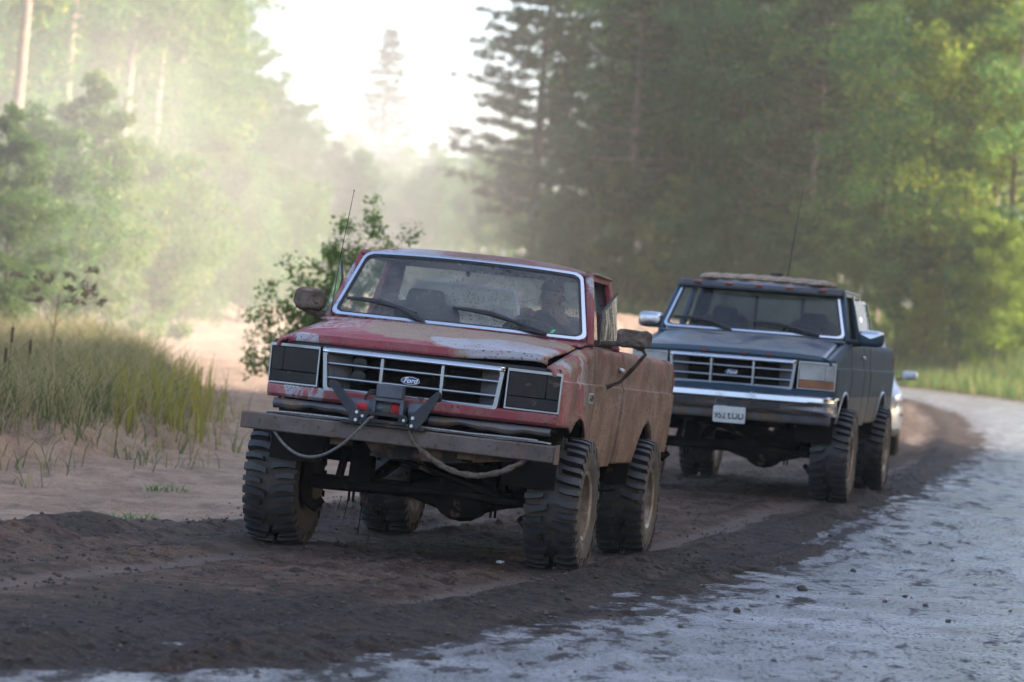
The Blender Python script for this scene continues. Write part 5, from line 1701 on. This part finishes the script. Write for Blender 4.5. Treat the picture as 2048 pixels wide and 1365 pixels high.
# sapling beside the track, behind the red truck
def sapling(X, Y):
    rng = np.random.RandomState(21); rnd = random.Random(21)
    r = link('sapling', None); r.location = (X, Y, H1(X, Y))
    g = G(); cs, rs = [], []
    tips = [(-.95, .1, 1.35), (-.7, .3, 1.75), (-.35, -.2, 2.1), (.15, .1, 2.65), (.45, -.1, 2.85), (.75, .2, 2.95), (1.05, 0, 2.65), (.35, .3, 2.4), (-.55, -.3, 1.0), (-.15, .2, 1.5), (.8, -.2, 2.3), (-1.0, -.1, .85), (.1, -.3, 1.9), (1.2, .1, 2.75)]
    for tx, ty, tz in tips:
        b = Vector((rnd.uniform(-.12, .12), rnd.uniform(-.1, .1), 0)); t = Vector((tx, ty, tz))
        pts = [b.lerp(t, k / 6) + Vector((-.25 * tx * math.sin(k / 6 * math.pi) * .5, 0, .12 * math.sin(k / 6 * math.pi))) for k in range(7)]
        g.tube(pts, [.020 - .0027 * k for k in range(7)], 5)
        for k in range(3, 7):
            for _ in range(4):
                q = pts[k] + Vector((rnd.gauss(0, .14), rnd.gauss(0, .14), rnd.gauss(0, .10)))
                g.tube([pts[k], q], [.004, .002], 4, False)
                cs.append(tuple(q)); rs.append(rnd.uniform(.12, .24))
    v, q = leaves(cs, rs, 34, .088, rng, .35, .42, .5, .9)
    link('trunk', g.mesh('sapling_stems', BARK, 60), r)
    link('crown', mesh_np('sapling_leaves', v, q, SAPL), r)
    return r


sp_ = sapling(at(640, 44), 44); sp_.scale = (.92, .92, .95)
tag(sp_, 'leafy green sapling standing behind the left side of the red truck', 'sapling')

# grass
def blades(name, n, xy, hgt, wid, mat, seed, lean=.35):
    rng = np.random.RandomState(seed)
    X, Y = xy[:, 0], xy[:, 1]
    Z = terrain(X, Y) - .03
    h = hgt * (.45 + .75 * rng.rand(len(X)))
    az = rng.rand(len(X)) * 6.28; ln = lean * (.2 + rng.rand(len(X))) * h
    lx, ly = np.cos(az) * ln, np.sin(az) * ln
    ta = rng.rand(len(X)) * 3.14; wx, wy = np.cos(ta) * wid, np.sin(ta) * wid
    lv = []
    for t, ww in ((0, 1), (.5, .8), (1, .08)):
        cx, cy_, cz = X + lx * t * t, Y + ly * t * t, Z + h * (t - .18 * t * t)
        lv += [np.stack([cx - wx * ww, cy_ - wy * ww, cz], 1), np.stack([cx + wx * ww, cy_ + wy * ww, cz], 1)]
    v = np.stack(lv, 1).reshape(-1, 3)
    b = np.arange(len(X))[:, None] * 6
    q = np.concatenate([b + np.array([[0, 1, 3, 2]]), b + np.array([[2, 3, 5, 4]])], 1).reshape(-1, 4)
    return mesh_np(name, v, q, mat)


rg = np.random.RandomState(77)
c = np.stack([rg.uniform(-13, -2.5, 220000), rg.uniform(23.5, 62, 220000)], 1)
m = grass_zone(c[:, 0], c[:, 1]) > rg.rand(len(c)) * .9 + .05
dens = (fbm(c[:, 0] * 1.1, c[:, 1] * 1.1, 3, 60) > -.45 + .8 * rg.rand(len(c)) - .4)
c = c[m & dens][:80000]
ex = np.stack([rg.uniform(-9, -2, 60000), rg.uniform(24, 48, 60000)], 1)
gz = grass_zone(ex[:, 0], ex[:, 1]) ; ez = grass_zone(ex[:, 0] - .9, ex[:, 1] + .7)
ex = ex[(gz < .1) & (ez > .3) & (rg.rand(len(ex)) < .22) & (fbm(ex[:, 0] * 2.5, ex[:, 1] * 2.5, 2, 65) > .1)][:3000]
c = np.concatenate([c, ex])
hg = (.22 + .45 * rg.rand(len(c)) ** 3) + .45 * np.clip(fbm(c[:, 0] * .5, c[:, 1] * .5, 3, 61) + .45, 0, 1.2) * sstep(.1, 1.0, grass_zone(c[:, 0], c[:, 1]))
tag(link('grass', blades('grass', 0, c, hg, .0065, GRASSM, 5, .75)), 'tall green and straw grass on the bank left of the track', 'grass', kind='stuff')
c = np.stack([rg.uniform(-4.6, -3.1, 1500), rg.uniform(31, 46, 1500)], 1)
c = c[(grass_zone(c[:, 0], c[:, 1]) > .25) & (fbm(c[:, 0] * 1.5, c[:, 1] * 1.2, 3, 63) > -.1)]
tag(link('goldenrod', blades('goldenrod', 0, c, .75, .012, GOLD, 6, .25)), 'yellow weeds at the right tip of the grass bank', 'weeds', kind='stuff')
c = np.stack([rg.uniform(-4, 40, 90000), rg.uniform(80, 165, 90000)], 1)
dd = pdist(c[:, 0], c[:, 1], EDGE_R)
c = c[(dd > 1.2) & (dd < 18) & (c[:, 0] / c[:, 1] < .24)][:36000]
tag(link('verge_grass', blades('verge_grass', 0, c, 1.0, .022, VERGE, 8, .4)), 'rough green grass on the verge below the right-hand wood', 'grass', kind='stuff')
c = np.stack([rg.uniform(-26, -2, 60000), rg.uniform(95, 150, 60000)], 1)
q = c[:, 0] / c[:, 1]
c = c[(q > -.19) & (q < -.055) & (c[:, 1] > 104 + 25 * vnoise(c[:, 0] * .2, c[:, 1] * .1, 3))][:22000]
tag(link('far_grass', blades('far_grass', 0, c, 1.1, .024, VERGE, 9, .4)), 'hazy green grass along the far edge of the sand', 'grass', kind='stuff')

# a few small weeds growing in the sand
for k, (px, py_, lab) in enumerate(((-2.93, 24.4, 'small green weed growing alone in the sand'), (-2.95, 26.6, 'faint tuft of weed further back in the sand'), (-1.62, 23.4, 'small weed beside the left front wheel of the red truck'))):
    rr = np.random.RandomState(90 + k)
    cc = np.stack([px + rr.normal(0, .10, 60), py_ + rr.normal(0, .08, 60)], 1)
    tag(link('weed', blades('weed', 0, cc, np.full(60, .12), .006, LEAF1, 91 + k, .9)), lab, 'weed')

# cattails and the dry umbel weed on the bank
def cattail(px, Yd, htop, label):
    X = at(px, Yd)
    z = H1(X, Yd)
    r = link('cattail', None); r.location = (X, Yd, z)
    g = G(); g.tube([(0, 0, 0), (.01, 0, htop * .5), (.02, 0, htop)], [.006, .005, .003], 5); link('stem', g.mesh('stem', GRASSM), r)
    g = G(); g.tube([(.018, 0, htop - .20), (.018, 0, htop - .19), (.020, 0, htop - .05), (.020, 0, htop - .04)], [.004, .016, .015, .004], 8); link('seed_head', g.mesh('seed_head', simple('cattail_brown', (.10, .065, .045), .95)), r)
    tag(r, label, 'cattail', 'cattails in the grass')
cattail(30, 30.5, .84, 'tallest brown cattail at the left edge of the grass')
cattail(68, 31.0, .76, 'brown cattail right of the tallest one in the grass')
cattail(20, 30.0, .66, 'lowest brown cattail head at the far left of the grass')
def umbel(px, Yd):
    rnd = random.Random(8); X = at(px, Yd)
    r = link('umbel_weed', None); r.location = (X, Yd, H1(X, Yd))
    g = G(); heads = []
    g.tube([(0, 0, 0), (.03, 0, .6), (.08, 0, 1.25)], [.010, .008, .005], 6)
    for k in range(13):
        a = rnd.random() * 6.28; z0 = rnd.uniform(.75, 1.25); L = rnd.uniform(.25, .55)
        p = Vector((.05 + math.cos(a) * L, math.sin(a) * L, z0 + L * rnd.uniform(.5, 1.1)))
        g.tube([(.05, 0, z0), (.05 + math.cos(a) * L * .4, math.sin(a) * L * .4, z0 + L * .4), p], [.005, .004, .003], 4); heads.append(p)
    link('stalk', g.mesh('stalk', DRYM), r)
    cs, rs = [], []
    for p in heads:
        for _ in range(5): cs.append((p.x + rnd.gauss(0, .06), p.y + rnd.gauss(0, .06), p.z + rnd.gauss(0, .02))); rs.append(.05)
    v, q = leaves(cs, rs, 16, .032, np.random.RandomState(4), 0, .8)
    link('flower_heads', mesh_np('flower_heads', v, q, DRYM), r)
    return r
tag(umbel(108, 36.5), 'dry branching umbel weed standing above the grass on the left', 'weed')

# ------------------------------------------------------------------ stones, clods and litter
def stone_mesh(seed):
    bm = bmesh.new(); bmesh.ops.create_icosphere(bm, subdivisions=2, radius=1)
    import mathutils
    for v in bm.verts:
        v.co *= 1 + .35 * mathutils.noise.noise(v.co * 1.1 + Vector((seed * 7.3, 0, 0))) + .14 * mathutils.noise.noise(v.co * 3 + Vector((seed, 3, 0)))
        v.co.z *= .68
    me = bpy.data.meshes.new('stone'); bm.to_mesh(me); bm.free()
    return me
STM = simple('dark_stone', (.055, .046, .044), .85, 0, .4, 3, .1, .4)
STM2 = simple('pale_stone', (.16, .125, .105), .9, 0, .4, 3, .1, .4)
SM = [stone_mesh(i) for i in range(5)]
for i, me in enumerate(SM): me.materials.append(STM if i < 4 else STM2)
import sys as _s
def gp(px, py_):
    """ground point under a photo pixel, on the local height of the road"""
    dx, dy = px - 1024, py_ - 682.5
    a = R_(4.7); u = dx * math.cos(a) + dy * math.sin(a); w_ = -dx * math.sin(a) + dy * math.cos(a)
    th = math.atan(50 / PXF)
    d = Vector((u, PXF * math.cos(th) - w_ * math.sin(th), -w_ * math.cos(th) - PXF * math.sin(th)))
    z = 0
    for _ in range(3):
        t = (z - CAM_H) / d.z; X, Y = d.x * t, d.y * t; z = float(base(np.array([Y]))[0])
    return X, Y, z
def stone(px, py_, wpx, label, group, k=0, on_soil=False):
    X, Y, z = gp(px, py_)
    o = link('stone', SM[k % 5])
    r = wpx / 2 / PXF * Y
    if on_soil: z = H1(X, Y)
    o.location = (X, Y, z + r * .40); o.scale = (r, r, r); o.rotation_euler = (0, 0, k * 1.7)
    tag(o, label, 'stone', group)
ST = 'stones and clods lying on the wet road'
for k, (px, py_, wd, lab) in enumerate(((1604, 1182, 22, 'largest dark stone lying on the wet road'), (1473, 1224, 16, 'dark round stone on the road just above the lower middle'), (1547, 1325, 13, 'reddish stone low on the wet road near the bottom edge'),
                                         (1896, 1246, 13, 'dark stone beside a flat mud smear on the road'), (1851, 1214, 12, 'small squared stone right of the largest stone'), (1706, 1142, 13, 'dark clod on the road beyond the largest stone'),
                                         (1730, 1338, 12, 'dark stone near the bottom edge of the wet road'), (1862, 1357, 11, 'dark stone at the very bottom of the road on the right'))):
    stone(px, py_, wd, lab, ST, k % 4)
for k, (px, py_) in enumerate(((1430, 1290), (1360, 1255), (1555, 1195), (1585, 1290), (1690, 1335), (1810, 1195), (1950, 1170), (1975, 1330), (2010, 1290), (1250, 1330), (1150, 1345), (1040, 1330), (1660, 1070), (1860, 1085), (1770, 1205), (1480, 1340), (1905, 1120), (1120, 1300), (1310, 1300), (2020, 1225), (870, 1345), (700, 1352))):
    stone(px, py_, 7.5 + (k * 37 % 10) * .45, 'small dark clod scattered on the wet road', ST, k)
for k, (px, py_, wd) in enumerate(((240, 1066, 15), (255, 1128, 13), (135, 1083, 11), (380, 1045, 12), (445, 1040, 10), (60, 1050, 12), (930, 1092, 8), (310, 1058, 9))):
    stone(px, py_, wd, 'small clod lying on the dark soil at the left', 'clods on the soil', k + 2, True)
rs_ = np.random.RandomState(31)
NG = 16000
Xg = rs_.uniform(-7, 12, NG * 4); Yg = 11 + 32 * rs_.rand(NG * 4) ** 1.4
de_ = pdist(Xg, Yg, EDGE)
ok = ((de_ > 0) & (rs_.rand(NG * 4) < .05 + .35 * np.exp(-de_ / .8))) | ((de_ <= 0) & (de_ > -5) & (rs_.rand(NG * 4) < .6))
Xg, Yg, de_ = Xg[ok][:NG], Yg[ok][:NG], de_[ok][:NG]
Zg = np.where(de_ > .6, base(Yg) - .004, np.where(de_ > 0, np.maximum(terrain(Xg, Yg), base(Yg) - .010), terrain(Xg, Yg)))
sz = (.004 + .016 * rs_.rand(len(Xg)) ** 3) * np.where(de_ > .3, .7, 1)
oc = np.array([(1, 0, 0), (0, 1, 0), (-1, 0, 0), (0, -1, 0), (0, 0, .8), (0, 0, -.6)], float)
of = np.array([(0, 1, 4), (1, 2, 4), (2, 3, 4), (3, 0, 4), (1, 0, 5), (2, 1, 5), (3, 2, 5), (0, 3, 5)])
jit = oc[None] * (1 + .5 * (rs_.rand(len(Xg), 6, 1) - .5)) * sz[:, None, None] * 1.0
an = rs_.rand(len(Xg)) * 6.28; ca, sa = np.cos(an)[:, None], np.sin(an)[:, None]
vx = jit[:, :, 0] * ca - jit[:, :, 1] * sa + Xg[:, None]; vy = jit[:, :, 0] * sa + jit[:, :, 1] * ca + Yg[:, None]; vz = jit[:, :, 2] + (Zg + sz * .3)[:, None]
gvv = np.stack([vx, vy, vz], 2).reshape(-1, 3)
gff = (np.arange(len(Xg))[:, None, None] * 6 + of[None]).reshape(-1, 3)
tag(link('gravel', mesh_np('gravel', gvv, gff, STM)), 'fine dark gravel and crumbs of soil strewn over road and shoulder', 'gravel', kind='stuff')
X, Y, z = gp(1000, 1131)
g = G(); g.grid(5, 4, lambda u, v: (.04 * (u - .5) + .01 * math.sin(7 * v), .03 * (v - .5), .016 + .010 * math.sin(9 * u + 5 * v)))
o = link('paper_scrap', g.mesh('paper_scrap', simple('white_paper', (.7, .7, .68), .8))); o.location = (X, Y, H1(X, Y)); solid(o, .002)
tag(o, 'scrap of white litter on the soil before the right front wheel', 'litter')

# ------------------------------------------------------------------ dusty air
g = G(); g.box(-440, 440, -100, 790, -2.0, 42)
hz = link('haze', g.mesh('haze', BLK))
hm = bpy.data.materials.new('dusty_air'); hm.use_nodes = True
hn = hm.node_tree
for n_ in list(hn.nodes):
    if n_.type != 'OUTPUT_MATERIAL': hn.nodes.remove(n_)
pv = hn.nodes.new('ShaderNodeVolumePrincipled')
pv.inputs['Color'].default_value = (.93, .91, .88, 1)
pv.inputs['Density'].default_value = .0004
pv.inputs['Anisotropy'].default_value = .2
hn.links.new(pv.outputs[0], [n_ for n_ in hn.nodes if n_.type == 'OUTPUT_MATERIAL'][0].inputs['Volume'])
hz.data.materials.clear(); hz.data.materials.append(hm)
tag(hz, 'thin dusty haze in the air', 'haze', kind='stuff')

# dust hanging over the sandy track on the left
g = G(); g.ell((0, 0, 0), (1, 1, 1), 32, 20)
dc = link('dust_cloud', g.mesh('dust_cloud', BLK))
dc.location = (-12, 74, 3.0); dc.scale = (14.5, 49, 12.5); dc.rotation_euler = (0, 0, R_(7))
dm = MT('hanging_dust')
dm.t.nodes.remove(dm.b)
ln = dm.n('ShaderNodeVectorMath', {0: dm.obj}, operation='LENGTH').outputs['Value']
fall = dm.step(ln, 1.0, .15)
den = dm.m_('MULTIPLY', fall, dm.step(dm.noise(2.2, 3), .25, .8, .35, 1.5))
pv = dm.n('ShaderNodeVolumePrincipled', {'Color': (.97, .95, .92, 1), 'Density': dm.m_('MULTIPLY', den, .013), 'Anisotropy': .3})
dm.t.links.new(pv.outputs[0], dm.out.inputs['Volume'])
dc.data.materials.clear(); dc.data.materials.append(dm.m)
tag(dc, 'pale dust hanging over the sandy track on the left', 'dust', kind='stuff')

dc2 = link('dust_cloud', dc.data)
dc2.location = (-11, 192, 5.0); dc2.scale = (16, 46, 26)
tag(dc2, 'faint veil of dust at the far end of the track below the sky gap', 'dust', kind='stuff')
